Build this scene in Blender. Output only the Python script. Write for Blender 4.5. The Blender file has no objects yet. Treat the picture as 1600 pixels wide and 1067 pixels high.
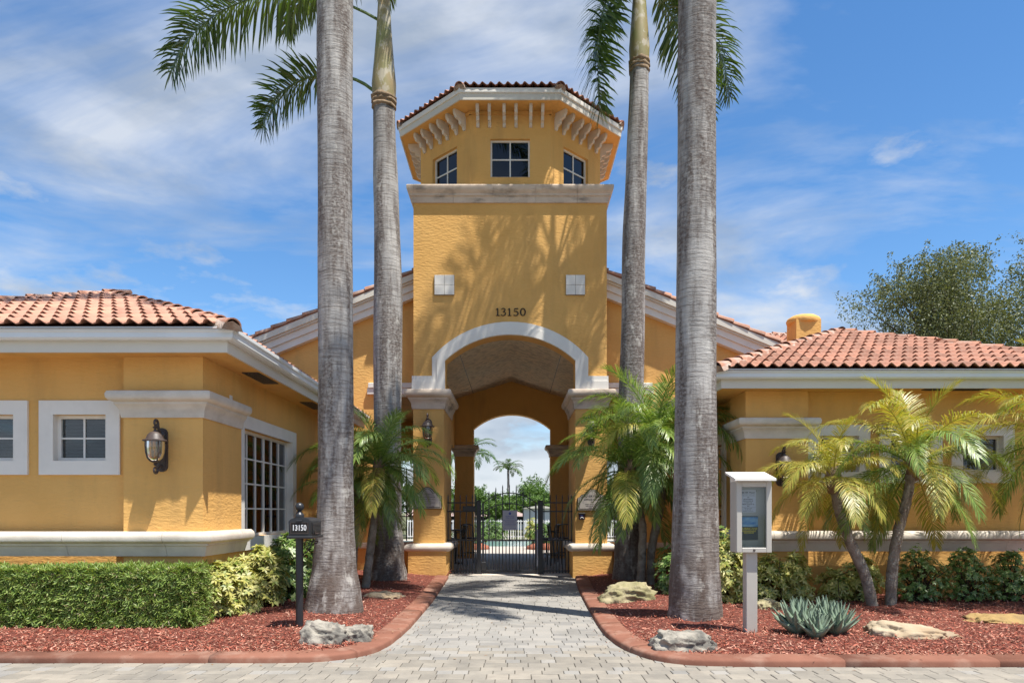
import bpy, bmesh, math, random
import numpy as np
from mathutils import Vector, Matrix, noise as mnoise
random.seed(7); rng = np.random.default_rng(7)
PI = math.pi
SC = bpy.context.scene
COL = SC.collection

# ------------------------------------------------------------------ camera, sky, sun, exposure
F = 1120.0; VX = 804.0; VY = 800.0; CZ = 1.5
cam = bpy.data.cameras.new('camera'); camo = bpy.data.objects.new('camera', cam); COL.objects.link(camo)
cam.sensor_width = 36; cam.lens = F/1600*36; cam.clip_end = 3000; cam.clip_start = .05
cam.shift_x = -(VX-800)/1600; cam.shift_y = (VY-533.5)/1600
camo.location = (0, 0, CZ); camo.rotation_euler = (PI/2, 0, 0)
SC.camera = camo
SUN = Vector((-.28, .234, -.93)).normalized()          # direction the light travels
el = math.asin(-SUN.z); az = math.atan2(-SUN.x, -SUN.y)
sl = bpy.data.lights.new('sun', 'SUN'); sl.energy = 3.9; sl.angle = math.radians(.53); sl.color = (1, .955, .88)
so = bpy.data.objects.new('sun', sl); COL.objects.link(so)
so.rotation_euler = SUN.to_track_quat('-Z', 'Y').to_euler(); so.location = (8, -8, 30)
SC.view_settings.view_transform = 'Standard'; SC.view_settings.look = 'None'
SC.view_settings.exposure = 1.1; SC.view_settings.gamma = 1; SC.view_settings.use_curve_mapping = False

W = bpy.data.worlds.new('World'); SC.world = W; W.use_nodes = True
wn = W.node_tree; wn.nodes.clear()
def N(nt, typ, **kw):
    n = nt.nodes.new(typ)
    for k, v in kw.items():
        if k.startswith('i_'):
            n.inputs[k[2:].replace('_', ' ')].default_value = v
        else: setattr(n, k, v)
    return n
def ramp(nt, stops, src=None, interp='LINEAR'):
    r = nt.nodes.new('ShaderNodeValToRGB'); cr = r.color_ramp; cr.interpolation = interp
    while len(cr.elements) < len(stops): cr.elements.new(.5)
    for e, (p, c) in zip(cr.elements, stops):
        e.position = p; e.color = (c[0], c[1], c[2], 1) if isinstance(c, (tuple, list)) else (c, c, c, 1)
    if src is not None: nt.links.new(src, r.inputs[0])
    return r
def math_n(nt, op, a, b=None, clamp=False):
    m = nt.nodes.new('ShaderNodeMath'); m.operation = op; m.use_clamp = clamp
    for i, v in enumerate((a, b)):
        if v is None: continue
        if isinstance(v, (int, float)): m.inputs[i].default_value = v
        else: nt.links.new(v, m.inputs[i])
    return m.outputs[0]
def build_world():
    nt = wn; L = nt.links.new
    out = N(nt, 'ShaderNodeOutputWorld')
    sky = N(nt, 'ShaderNodeTexSky', sky_type='NISHITA'); sky.sun_disc = False
    sky.sun_elevation = el; sky.sun_rotation = az; sky.air_density = 1.0; sky.dust_density = .1; sky.ozone_density = 2.6; sky.altitude = 300
    b1 = N(nt, 'ShaderNodeBackground'); b1.inputs[1].default_value = .15
    hs_ = N(nt, 'ShaderNodeHueSaturation'); hs_.inputs['Saturation'].default_value = 1.22; hs_.inputs['Value'].default_value = .60; L(sky.outputs[0], hs_.inputs['Color']); L(hs_.outputs[0], b1.inputs[0])
    tc = N(nt, 'ShaderNodeTexCoord'); sep = N(nt, 'ShaderNodeSeparateXYZ'); L(tc.outputs['Generated'], sep.inputs[0])
    zc = math_n(nt, 'ADD', math_n(nt, 'MAXIMUM', sep.outputs[2], 0.0), .16)
    px = math_n(nt, 'DIVIDE', sep.outputs[0], zc); py = math_n(nt, 'DIVIDE', sep.outputs[1], zc)
    cmb = N(nt, 'ShaderNodeCombineXYZ'); L(px, cmb.inputs[0]); L(py, cmb.inputs[1])
    mp = N(nt, 'ShaderNodeMapping'); mp.inputs['Scale'].default_value = (.62, 1.25, 1); mp.inputs['Rotation'].default_value = (0, 0, .22)
    mp.inputs['Location'].default_value = (3.1, .4, 0)
    L(cmb.outputs[0], mp.inputs[0])
    n1 = N(nt, 'ShaderNodeTexNoise'); n1.inputs['Scale'].default_value = 1.25; n1.inputs['Detail'].default_value = 7
    n1.inputs['Roughness'].default_value = .6; n1.inputs['Distortion'].default_value = .5; L(mp.outputs[0], n1.inputs[0])
    wisp = ramp(nt, [(.42, .0), (.53, .36), (.64, .85)], n1.outputs[0])
    # heaped clouds low over the horizon
    mp2 = N(nt, 'ShaderNodeMapping'); mp2.inputs['Scale'].default_value = (3.2, 3.2, 7.5); mp2.inputs['Location'].default_value = (1.3, 0, .55)
    L(tc.outputs['Generated'], mp2.inputs[0])
    n2 = N(nt, 'ShaderNodeTexNoise'); n2.inputs['Scale'].default_value = 1.5; n2.inputs['Detail'].default_value = 8; n2.inputs['Roughness'].default_value = .55
    L(mp2.outputs[0], n2.inputs[0])
    bias = ramp(nt, [(.0, .75), (.13, .62), (.24, .5), (.36, .44), (.5, .3)], sep.outputs[2])
    hb = math_n(nt, 'ADD', n2.outputs[0], math_n(nt, 'SUBTRACT', bias.outputs[0], .5))
    hp = ramp(nt, [(.52, 0), (.63, .92)], hb).outputs[0]
    fac = math_n(nt, 'MAXIMUM', wisp.outputs[0], hp, True)
    mp3 = N(nt, 'ShaderNodeMapping'); mp3.inputs['Scale'].default_value = (4, 4, 11); L(tc.outputs['Generated'], mp3.inputs[0])
    n3 = N(nt, 'ShaderNodeTexNoise'); n3.inputs['Scale'].default_value = 1.6; n3.inputs['Detail'].default_value = 5; L(mp3.outputs[0], n3.inputs[0])
    shade = ramp(nt, [(.36, (.38, .44, .53)), (.6, (.66, .70, .76))], n3.outputs[0])
    b2 = N(nt, 'ShaderNodeBackground'); b2.inputs[1].default_value = .54; L(shade.outputs[0], b2.inputs[0])
    mx = N(nt, 'ShaderNodeMixShader'); L(fac, mx.inputs[0]); L(b1.outputs[0], mx.inputs[1]); L(b2.outputs[0], mx.inputs[2])
    L(mx.outputs[0], out.inputs[0])
build_world()

def P(px, py, Y):                       # photograph pixel + depth -> place in the world (used once, to survey positions)
    return ((px-VX)*Y/F, Y, CZ+(VY-py)*Y/F)
def PX(px, Y): return (px-VX)*Y/F
def PZ(py, Y): return CZ+(VY-py)*Y/F

# ------------------------------------------------------------------ materials
def mat(name, col, rough=.6, var=0, vscale=3, vmap=(1, 1, 1), col2=None, bump=0, bscale=20, bmap=(1, 1, 1), bdist=.01,
        rnd=0, island=None, trans=0, metal=0, spec=.4, dirt=0, dirtcol=(.05, .045, .04), dscale=2, dmap=(1, 1, 1), dlo=.5, dhi=.68, detail=5, world=False):
    m = bpy.data.materials.new(name); m.use_nodes = True; nt = m.node_tree; nt.nodes.clear(); L = nt.links.new
    out = N(nt, 'ShaderNodeOutputMaterial'); bs = N(nt, 'ShaderNodeBsdfPrincipled')
    bs.inputs['Roughness'].default_value = rough; bs.inputs['Metallic'].default_value = metal
    bs.inputs['Specular IOR Level'].default_value = spec
    tc = N(nt, 'ShaderNodeTexCoord')
    gp_ = N(nt, 'ShaderNodeNewGeometry').outputs['Position'] if world else None
    def noi(scale, mp, det=detail):
        q = N(nt, 'ShaderNodeMapping'); q.inputs['Scale'].default_value = mp; L(gp_ or tc.outputs['Object'], q.inputs[0])
        t = N(nt, 'ShaderNodeTexNoise'); t.inputs['Scale'].default_value = scale; t.inputs['Detail'].default_value = det
        t.inputs['Roughness'].default_value = .6; L(q.outputs[0], t.inputs[0]); return t.outputs[0]
    def mix(f, a, b, mode='MIX'):
        x = N(nt, 'ShaderNodeMix', data_type='RGBA', blend_type=mode)
        for i, v in ((0, f), (6, a), (7, b)):
            if isinstance(v, (int, float)): x.inputs[i].default_value = v
            elif isinstance(v, tuple): x.inputs[i].default_value = (*v, 1)
            else: L(v, x.inputs[i])
        return x.outputs[2]
    if island:
        g = N(nt, 'ShaderNodeNewGeometry')
        c = ramp(nt, [(i/(len(island)-1), x) for i, x in enumerate(island)], g.outputs['Random Per Island']).outputs[0]
    else:
        c = N(nt, 'ShaderNodeRGB'); c.outputs[0].default_value = (*col, 1); c = c.outputs[0]
    if col2 or var:
        c2 = col2 or tuple(x*(1-var) for x in col)
        c = mix(ramp(nt, [(.35, 0), (.65, 1)], noi(vscale, vmap)).outputs[0], c, c2)
    if rnd:
        oi = N(nt, 'ShaderNodeObjectInfo')
        v = ramp(nt, [(0, (1-rnd, 1-rnd, 1-rnd)), (.5, (1, 1, 1)), (1, (1+rnd, 1+rnd*.85, 1+rnd*.7))], oi.outputs['Random']).outputs[0]
        c = mix(1.0, c, v, 'MULTIPLY')
    if dirt:
        c = mix(math_n(nt, 'MULTIPLY', ramp(nt, [(dlo, 0), (dhi, 1)], noi(dscale, dmap, 7)).outputs[0], dirt), c, dirtcol)
    L(c, bs.inputs['Base Color'])
    if bump:
        b = N(nt, 'ShaderNodeBump'); b.inputs['Strength'].default_value = bump; b.inputs['Distance'].default_value = bdist
        L(noi(bscale, bmap, 4), b.inputs['Height']); L(b.outputs[0], bs.inputs['Normal'])
    sh = bs.outputs[0]
    if trans:
        t = N(nt, 'ShaderNodeBsdfTranslucent'); L(mix(1.0, c, (1.5, 1.5, .7), 'MULTIPLY'), t.inputs[0])
        x = N(nt, 'ShaderNodeMixShader'); x.inputs[0].default_value = trans; L(sh, x.inputs[1]); L(t.outputs[0], x.inputs[2]); sh = x.outputs[0]
    L(sh, out.inputs[0]); return m

M = {}
STU = (.75, .435, .142)
M['stucco'] = mat('stucco', STU, .85, col2=(.70, .395, .122), vscale=.9, bump=.6, bscale=1.0, bmap=(10, 10, 26), bdist=.02, dirt=.3, dirtcol=(.36, .22, .09), dscale=1.5, dmap=(1.6, 1.6, .35), dlo=.48, dhi=.7, spec=.2)
M['ceiling'] = mat('ceiling_plaster', (.80, .64, .45), .9, col2=(.74, .64, .50), vscale=.7, bump=.9, bscale=9, bdist=.03, dirt=.6, dirtcol=(.42, .36, .28), dscale=7, dlo=.47, dhi=.58, spec=.1)
M['white'] = mat('white_trim', (.78, .745, .68), .5, var=.05, vscale=2, bump=.15, bscale=40, bdist=.003, dirt=.12, dirtcol=(.35, .32, .28), dscale=2.5)
M['fascia'] = mat('fascia_paint', (.66, .62, .54), .5, var=.05, vscale=2)
M['gutter'] = mat('gutter_paint', (.72, .74, .74), .35, var=.04, vscale=3, dirt=.1, dirtcol=(.4, .38, .33))
M['stone'] = mat('cast_stone', (.68, .61, .52), .8, col2=(.60, .53, .44), vscale=4, bump=.35, bscale=45, bdist=.006, rnd=.05, dirt=.3, dirtcol=(.25, .2, .16), dscale=1.6, dmap=(1, 1, 2.4))
M['cap'] = mat('weathered_cast_stone', (.66, .55, .44), .85, col2=(.56, .45, .35), vscale=3, bump=.4, bscale=40, bdist=.006, rnd=.05, dirt=.75, dirtcol=(.15, .125, .105), dscale=1.7, dmap=(1, 1, 3), dlo=.52, dhi=.7)
M['tile'] = mat('clay_tile', (.46, .245, .17), .75, col2=(.38, .18, .125), vscale=9, rnd=.24, bump=.2, bscale=60, bdist=.004, dirt=.3, dirtcol=(.50, .36, .27), dscale=4, spec=.25)
M['hiptile'] = mat('chalky_clay_tile', (.42, .205, .13), .8, col2=(.33, .17, .12), vscale=6, rnd=.18, bump=.3, bscale=50, bdist=.005, dirt=.6, dirtcol=(.46, .38, .32), dscale=4.0, spec=.2, dlo=.46, dhi=.64)
M['mortar'] = mat('roof_mortar', (.46, .38, .32), .95, col2=(.32, .22, .17), vscale=9, bump=.8, bscale=30, bdist=.02)
M['deck'] = mat('roof_deck', (.24, .09, .05), .9, var=.3)
M['metal'] = mat('black_iron', (.018, .018, .02), .42, var=.2, vscale=12, spec=.5)
M['post'] = mat('black_post_paint', (.022, .023, .026), .38, spec=.5)
M['bronze'] = mat('dark_bronze', (.05, .036, .032), .5, col2=(.085, .06, .05), vscale=14, bump=.3, bscale=50, bdist=.004, spec=.5)
M['kerb'] = mat('terracotta_concrete', (.26, .118, .08), .9, col2=(.20, .088, .06), vscale=2.6, rnd=.08, bump=.35, bscale=60, bdist=.004, dirt=.45, dirtcol=(.38, .25, .19), dscale=3.5, spec=.1)
M['paver'] = mat('concrete_paver', (.285, .258, .215), .9, col2=(.232, .21, .178), vscale=5, rnd=.15, bump=.5, bscale=90, bdist=.003, dirt=.55, dirtcol=(.15, .14, .125), dscale=1.3, spec=.15, world=True)
M['paverstuff'] = mat('concrete_paver_small', None or (.4, .36, .31), .9, island=[(.22, .21, .195), (.27, .255, .23), (.30, .28, .25), (.25, .24, .22)], col2=None, bump=.5, bscale=90, bdist=.003, dirt=.55, dirtcol=(.15, .14, .125), dscale=1.3, spec=.15, world=True)
M['joint'] = mat('joint_sand', (.12, .105, .085), .95, var=.3, vscale=30)
M['soil'] = mat('mulch_bed', (.19, .05, .032), .95, col2=(.11, .032, .02), vscale=14, bump=1, bscale=40, bdist=.03)
M['chip'] = mat('red_mulch_chip', (.2, .05, .03), .9, island=[(.13, .03, .018), (.36, .095, .058), (.48, .17, .115), (.25, .06, .036), (.64, .38, .28), (.32, .08, .048), (.54, .26, .18), (.26, .15, .10), (.10, .03, .018), (.42, .12, .075)], spec=.15)
M['litter'] = mat('dry_litter', (.2, .12, .06), .9, island=[(.12, .06, .03), (.28, .17, .08), (.22, .06, .035), (.34, .24, .13)])
M['trunk'] = None
M['boulder'] = mat('grey_limestone', (.33, .30, .25), .9, col2=(.23, .21, .17), vscale=5, bump=.9, bscale=9, bdist=.04, dirt=.75, dirtcol=(.10, .095, .085), dscale=5, dlo=.47, dhi=.58)
M['bouldertan'] = mat('tan_limestone', (.40, .33, .23), .9, col2=(.34, .24, .14), vscale=3, bump=.7, bscale=9, bdist=.03, dirt=.35, dirtcol=(.2, .18, .15), dscale=4)
M['bouldermoss'] = mat('mossy_limestone', (.36, .31, .19), .95, col2=(.22, .2, .09), vscale=4, bump=.9, bscale=9, bdist=.04, dirt=.5, dirtcol=(.1, .1, .06), dscale=3)
M['boulderochre'] = mat('ochre_limestone', (.36, .24, .09), .95, col2=(.26, .17, .07), vscale=4, bump=.9, bscale=9, bdist=.04, dirt=.4, dirtcol=(.12, .1, .05), dscale=3)
M['hedge'] = mat('hedge_leaf', (.1, .2, .03), .5, island=[(.07, .125, .02), (.15, .24, .04), (.24, .33, .07), (.11, .19, .032), (.33, .40, .10), (.19, .28, .055), (.24, .18, .10)], trans=.25, spec=.4)
M['twig'] = mat('twig', (.075, .05, .03), .95, var=.4, vscale=10)
M['varieg'] = mat('variegated_leaf', (.4, .4, .1), .45, island=[(.10, .17, .025), (.42, .40, .10), (.52, .48, .16), (.22, .28, .05), (.58, .54, .24), (.34, .34, .07)], trans=.25)
M['green'] = mat('dark_green_leaf', (.05, .11, .02), .38, island=[(.05, .10, .02), (.10, .18, .035), (.16, .26, .06), (.11, .195, .04), (.25, .33, .11), (.36, .40, .17)], trans=.2, spec=.5)
M['oak'] = mat('oak_leaf', (.07, .10, .03), .55, island=[(.07, .085, .035), (.13, .15, .06), (.17, .19, .085), (.10, .12, .05), (.23, .24, .13)], trans=.2)
M['bush'] = mat('far_bush_leaf', (.07, .14, .03), .6, island=[(.04, .09, .02), (.09, .17, .03), (.14, .23, .05), (.07, .13, .03)], trans=.25)
M['royal'] = mat('royal_frond', (.05, .10, .025), .36, island=[(.04, .08, .02), (.07, .13, .028), (.11, .18, .04), (.055, .105, .025), (.16, .22, .07)], trans=.18, spec=.6)
M['pygmy'] = mat('pygmy_frond', (.08, .15, .03), .42, island=[(.08, .145, .026), (.15, .25, .04), (.22, .33, .06), (.12, .20, .034), (.30, .38, .10), (.26, .30, .06)], trans=.25, spec=.65)
M['pygmyyellow'] = mat('yellowing_pygmy_frond', (.2, .22, .03), .42, island=[(.17, .20, .025), (.32, .33, .045), (.44, .40, .07), (.23, .26, .035), (.52, .40, .08), (.36, .36, .08), (.46, .30, .05)], trans=.3, spec=.6)
M['dryfrond'] = mat('dry_orange_frond', (.4, .22, .03), .6, island=[(.38, .22, .03), (.48, .28, .04), (.42, .33, .06), (.36, .16, .02)], trans=.3)
M['agave'] = mat('agave_leaf', (.13, .19, .14), .5, island=[(.10, .155, .11), (.14, .20, .15), (.20, .26, .18), (.16, .215, .15)], spec=.35, var=.0)
M['bark'] = mat('bark', (.12, .09, .065), .95, var=.4, vscale=6, bump=.8, bscale=14, bdist=.03)
M['pygbark'] = mat('pygmy_palm_bark', (.22, .175, .135), .95, col2=(.36, .33, .27), vscale=5, bump=1, bscale=40, bdist=.03, dirt=.5, dirtcol=(.06, .04, .03), dscale=9)
M['shaft'] = mat('crownshaft', (.34, .24, .13), .5, col2=(.24, .24, .09), vscale=2, vmap=(1, 1, .7), bump=.2, bscale=10, dirt=.65, dirtcol=(.52, .47, .38), dscale=3.4, dmap=(1.5, 1.5, 1), dlo=.54, dhi=.6, spec=.4)
M['dryfibre'] = mat('dry_fibre', (.30, .21, .13), .95, var=.5, vscale=8, bump=1, bscale=30)
M['black'] = mat('black_lettering', (.015, .012, .01), .6)
M['blacktext'] = mat('dark_print', (.06, .055, .06), .7)
M['whitetext'] = mat('white_print', (.8, .8, .8), .6)
M['goldtext'] = mat('yellow_print', (.85, .68, .12), .6)
M['paper'] = mat('paper', (.80, .80, .88), .8)
M['gatesign'] = mat('grey_sign', (.36, .36, .40), .6)
M['bluetext'] = mat('blue_print', (.05, .07, .28), .7)
M['posterlow'] = mat('poster_dark_blue', (.03, .06, .12), .6)
M['posterblue'] = mat('poster_sea_blue', (.05, .30, .75), .5, col2=(.45, .75, .95), vscale=14, vmap=(.6, 1, 1.6))
M['plaque'] = mat('plaque_face', (.36, .32, .30), .6, col2=(.42, .38, .32), vscale=8)
M['plaquerim'] = mat('plaque_rim', (.36, .32, .26), .5)
M['cabinet'] = mat('cabinet_plastic', (.46, .435, .385), .45, var=.05, vscale=6, spec=.4)
M['cabinetin'] = mat('cabinet_lining', (.58, .57, .53), .7)
M['blind'] = mat('blind_slat', (.20, .195, .18), .6)
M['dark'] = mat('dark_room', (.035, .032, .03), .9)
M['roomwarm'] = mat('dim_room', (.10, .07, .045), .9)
M['keypad'] = mat('keypad_plastic', (.03, .008, .01), .35)
M['asphalt'] = mat('far_ground_grass', (.09, .11, .05), .95, col2=(.14, .13, .07), vscale=.6, bump=.4, bscale=20)
M['deckstone'] = mat('pool_deck', (.46, .40, .34), .9, var=.12, vscale=1.5)
M['interlock'] = None
M['fencewhite'] = mat('white_picket_paint', (.74, .74, .73), .5)
M['houseblue'] = mat('pale_wall', (.52, .54, .57), .8)
M['houseroof'] = mat('pinkish_roof', (.38, .27, .24), .9, var=.15, vscale=4)
M['potsoil'] = mat('planter_mulch', (.36, .13, .075), .95, var=.3, vscale=10)
def glass(name, tint, fac, rough=.02):
    m = bpy.data.materials.new(name); m.use_nodes = True; nt = m.node_tree; nt.nodes.clear(); L = nt.links.new
    o = N(nt, 'ShaderNodeOutputMaterial'); t = N(nt, 'ShaderNodeBsdfTransparent'); t.inputs[0].default_value = (*tint, 1)
    g = N(nt, 'ShaderNodeBsdfGlossy'); g.inputs['Roughness'].default_value = rough; g.inputs[0].default_value = (.9, .92, .95, 1)
    fr = N(nt, 'ShaderNodeFresnel'); fr.inputs[0].default_value = 1.5
    x = N(nt, 'ShaderNodeMixShader'); L(math_n(nt, 'ADD', math_n(nt, 'MULTIPLY', fr.outputs[0], 1.0), fac, True), x.inputs[0]); L(t.outputs[0], x.inputs[1]); L(g.outputs[0], x.inputs[2])
    L(x.outputs[0], o.inputs[0]); return m
M['glass'] = glass('window_glass', (.62, .66, .68), .03)
M['tintglass'] = glass('dark_window_glass', (.10, .11, .12), .0)
M['lampglass'] = glass('lantern_glass', (.85, .72, .5), .10, .15)
M['clear'] = glass('clear_acrylic', (.9, .92, .92), .0, .02)
def water_mat():
    return mat('pool_water', (.24, .42, .42), .08, col2=(.30, .47, .46), vscale=2, bump=.3, bscale=5, bdist=.03, spec=.5)
M['water'] = water_mat()
def trunk_mat():
    m = bpy.data.materials.new('royal_palm_bark'); m.use_nodes = True; nt = m.node_tree; nt.nodes.clear(); L = nt.links.new
    out = N(nt, 'ShaderNodeOutputMaterial'); bs = N(nt, 'ShaderNodeBsdfPrincipled'); bs.inputs['Roughness'].default_value = .85
    bs.inputs['Specular IOR Level'].default_value = .2
    tc = N(nt, 'ShaderNodeTexCoord'); oi = N(nt, 'ShaderNodeObjectInfo')
    off = N(nt, 'ShaderNodeVectorMath', operation='ADD'); L(tc.outputs['Object'], off.inputs[0])
    sc_ = math_n(nt, 'MULTIPLY', oi.outputs['Random'], 40.0); cx = N(nt, 'ShaderNodeCombineXYZ'); L(sc_, cx.inputs[0]); L(sc_, cx.inputs[1]); L(cx.outputs[0], off.inputs[1])
    def noi(mp, s, d=6):
        q = N(nt, 'ShaderNodeMapping'); q.inputs['Scale'].default_value = mp; L(off.outputs[0], q.inputs[0])
        t = N(nt, 'ShaderNodeTexNoise'); t.inputs['Scale'].default_value = s; t.inputs['Detail'].default_value = d; t.inputs['Roughness'].default_value = .65
        L(q.outputs[0], t.inputs[0]); return t.outputs[0]
    def mix(f, a, b):
        x = N(nt, 'ShaderNodeMix', data_type='RGBA')
        for i, v in ((0, f), (6, a), (7, b)):
            if isinstance(v, tuple): x.inputs[i].default_value = (*v, 1)
            else: L(v, x.inputs[i])
        return x.outputs[2]
    c = mix(ramp(nt, [(.38, 0), (.62, 1)], noi((1, 1, .35), 3)).outputs[0], (.44, .415, .385), (.29, .275, .26))
    streak = ramp(nt, [(.42, 0), (.56, 1)], noi((2.6, 2.6, .3), 1.7, 5)).outputs[0]
    speck = ramp(nt, [(.34, .3), (.60, 1)], noi((1, 1, 1.4), 22, 5)).outputs[0]
    c = mix(math_n(nt, 'MULTIPLY', math_n(nt, 'MULTIPLY', streak, speck), .9), c, (.085, .06, .048))
    sp0 = N(nt, 'ShaderNodeSeparateXYZ'); L(tc.outputs['Object'], sp0.inputs[0])
    foot = math_n(nt, 'MULTIPLY', ramp(nt, [(0, 1), (.35, .9), (.75, 0)], math_n(nt, 'MULTIPLY', sp0.outputs[2], .5)).outputs[0], ramp(nt, [(.40, 0), (.56, 1)], noi((1, 1, .6), 4.5, 7)).outputs[0])
    c = mix(math_n(nt, 'MULTIPLY', foot, .8), c, (.10, .07, .055))
    pale = ramp(nt, [(.58, 0), (.66, 1)], noi((1, 1, .5), 5, 6)).outputs[0]
    c = mix(math_n(nt, 'MULTIPLY', pale, .55), c, (.56, .54, .49))
    sp = N(nt, 'ShaderNodeSeparateXYZ'); L(tc.outputs['Object'], sp.inputs[0])
    # old leaf scars: thin uneven bands round the stem, and a few whole rings
    band = ramp(nt, [(.50, 0), (.62, 1)], noi((1.6, 1.6, 20), 1.4, 5)).outputs[0]
    c = mix(math_n(nt, 'MULTIPLY', band, .42), c, (.13, .105, .09))
    wob = math_n(nt, 'ADD', sp.outputs[2], math_n(nt, 'MULTIPLY', noi((1, 1, 1), 4, 3), .05))
    ph = math_n(nt, 'FRACT', math_n(nt, 'MULTIPLY', wob, 4.6))
    line = ramp(nt, [(0, 1), (.05, 0), (.96, 0), (1, 1)], ph).outputs[0]
    c = mix(math_n(nt, 'MULTIPLY', math_n(nt, 'MULTIPLY', line, ramp(nt, [(.42, 0), (.6, 1)], noi((3, 3, 2), 2, 3)).outputs[0]), .85), c, (.12, .10, .09))
    L(c, bs.inputs['Base Color'])
    h = math_n(nt, 'ADD', math_n(nt, 'MULTIPLY', band, -.3), noi((1, 1, 2.5), 12, 5))
    b = N(nt, 'ShaderNodeBump'); b.inputs['Strength'].default_value = .55; b.inputs['Distance'].default_value = .02; L(h, b.inputs['Height']); L(b.outputs[0], bs.inputs['Normal'])
    L(bs.outputs[0], out.inputs[0]); return m
M['trunk'] = trunk_mat()
def brick_mat():
    m = bpy.data.materials.new('far_interlocking_pavers'); m.use_nodes = True; nt = m.node_tree; nt.nodes.clear(); L = nt.links.new
    out = N(nt, 'ShaderNodeOutputMaterial'); bs = N(nt, 'ShaderNodeBsdfPrincipled'); bs.inputs['Roughness'].default_value = .9
    tc = N(nt, 'ShaderNodeTexCoord'); b = N(nt, 'ShaderNodeTexBrick'); L(tc.outputs['Object'], b.inputs[0])
    b.inputs['Scale'].default_value = 1; b.inputs['Brick Width'].default_value = .22; b.inputs['Row Height'].default_value = .15; b.inputs['Mortar Size'].default_value = .006
    b.inputs['Color1'].default_value = (.27, .255, .225, 1); b.inputs['Color2'].default_value = (.225, .215, .195, 1); b.inputs['Mortar'].default_value = (.17, .15, .13, 1)
    L(b.outputs[0], bs.inputs['Base Color']); bp = N(nt, 'ShaderNodeBump'); bp.invert = True; bp.inputs['Strength'].default_value = .5; bp.inputs['Distance'].default_value = .01
    L(b.outputs['Fac'], bp.inputs['Height']); L(bp.outputs[0], bs.inputs['Normal']); L(bs.outputs[0], out.inputs[0]); return m
M['interlock'] = brick_mat()

# ------------------------------------------------------------------ mesh helpers
class MB:
    def __init__(s): s.v = []; s.f = []
    def add(s, vs, fs):
        o = len(s.v); s.v += [tuple(v) for v in vs]; s.f += [tuple(i+o for i in f) for f in fs]; return s
    def box(s, x0, y0, z0, x1, y1, z1):
        return s.add([(x0, y0, z0), (x1, y0, z0), (x1, y1, z0), (x0, y1, z0), (x0, y0, z1), (x1, y0, z1), (x1, y1, z1), (x0, y1, z1)],
                     [(0, 3, 2, 1), (4, 5, 6, 7), (0, 1, 5, 4), (1, 2, 6, 5), (2, 3, 7, 6), (3, 0, 4, 7)])
    def bbox(s, x0, y0, z0, x1, y1, z1, b=.006):     # box with small chamfers
        bm = bmesh.new(); bmesh.ops.create_cube(bm, size=1)
        for v in bm.verts:
            v.co = Vector(((x0+x1)/2+v.co.x*(x1-x0), (y0+y1)/2+v.co.y*(y1-y0), (z0+z1)/2+v.co.z*(z1-z0)))
        bmesh.ops.bevel(bm, geom=bm.edges[:], offset=b, segments=1, affect='EDGES')
        bm.verts.index_update(); s.add([v.co for v in bm.verts], [[v.index for v in f.verts] for f in bm.faces]); bm.free(); return s
    def prism(s, poly, fn, a, b):                     # poly of (p,q), fn(p,q,r)->xyz, between r=a and r=b
        n = len(poly)
        s.add([fn(p, q, a) for p, q in poly]+[fn(p, q, b) for p, q in poly],
              [tuple(range(n)), tuple(range(2*n-1, n-1, -1))]+[(i, (i+1) % n, n+(i+1) % n, n+i) for i in range(n)]); return s
    def tube(s, pts, rad, n=8, cap=True, jit=0):
        pts = [Vector(p) for p in pts]; m = len(pts)
        rad = [rad]*m if isinstance(rad, (int, float)) else rad
        vs = []; fs = []; prev = None
        for i, p in enumerate(pts):
            t = (pts[min(i+1, m-1)]-pts[max(i-1, 0)]).normalized()
            if prev is None: a = t.orthogonal().normalized() if abs(t.z) < .9 else Vector((1, 0, 0))
            else: a = prev
            a = (a-t*a.dot(t)).normalized(); prev = a; b = t.cross(a)
            for k in range(n):
                w = 2*PI*k/n; r = rad[i]*(1+(random.uniform(-jit, jit) if jit else 0)); vs.append(p+(a*math.cos(w)+b*math.sin(w))*r)
        for i in range(m-1):
            for k in range(n): fs.append((i*n+k, i*n+(k+1) % n, (i+1)*n+(k+1) % n, (i+1)*n+k))
        if cap: fs += [tuple(range(n-1, -1, -1)), tuple((m-1)*n+k for k in range(n))]
        return s.add(vs, fs)
    def lathe(s, prof, c=(0, 0, 0), n=16):
        vs = []; fs = []; m = len(prof)
        for r, z in prof:
            for k in range(n): vs.append((c[0]+r*math.cos(2*PI*k/n), c[1]+r*math.sin(2*PI*k/n), c[2]+z))
        for i in range(m-1):
            for k in range(n): fs.append((i*n+k, i*n+(k+1) % n, (i+1)*n+(k+1) % n, (i+1)*n+k))
        fs += [tuple(range(n-1, -1, -1)), tuple((m-1)*n+k for k in range(n))]
        return s.add(vs, fs)
    def mesh(s, name, smooth=False):
        me = bpy.data.meshes.new(name); me.from_pydata(s.v, [], s.f); me.validate()
        if smooth:
            for p in me.polygons: p.use_smooth = True
            if smooth != 'all': me.set_sharp_from_angle(angle=math.radians(38))
        return me
WM = {}
def obj(name, me, material, parent=None, mtx=None, smooth=False, kind=None):
    if isinstance(me, MB): me = me.mesh(name, smooth)
    if material is not None and not me.materials: me.materials.append(M[material] if isinstance(material, str) else material)
    o = bpy.data.objects.new(name, me); COL.objects.link(o)
    mtx = mtx or Matrix.Identity(4)
    if parent is not None:
        o.parent = parent; o.matrix_parent_inverse = WM[parent.name].inverted()
    o.matrix_basis = mtx; WM[o.name] = mtx
    if kind: o['kind'] = kind
    return o
def tag(o, label, cat, group=None):
    o['label'] = label; o['category'] = cat
    if group: o['group'] = group
    return o
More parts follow.
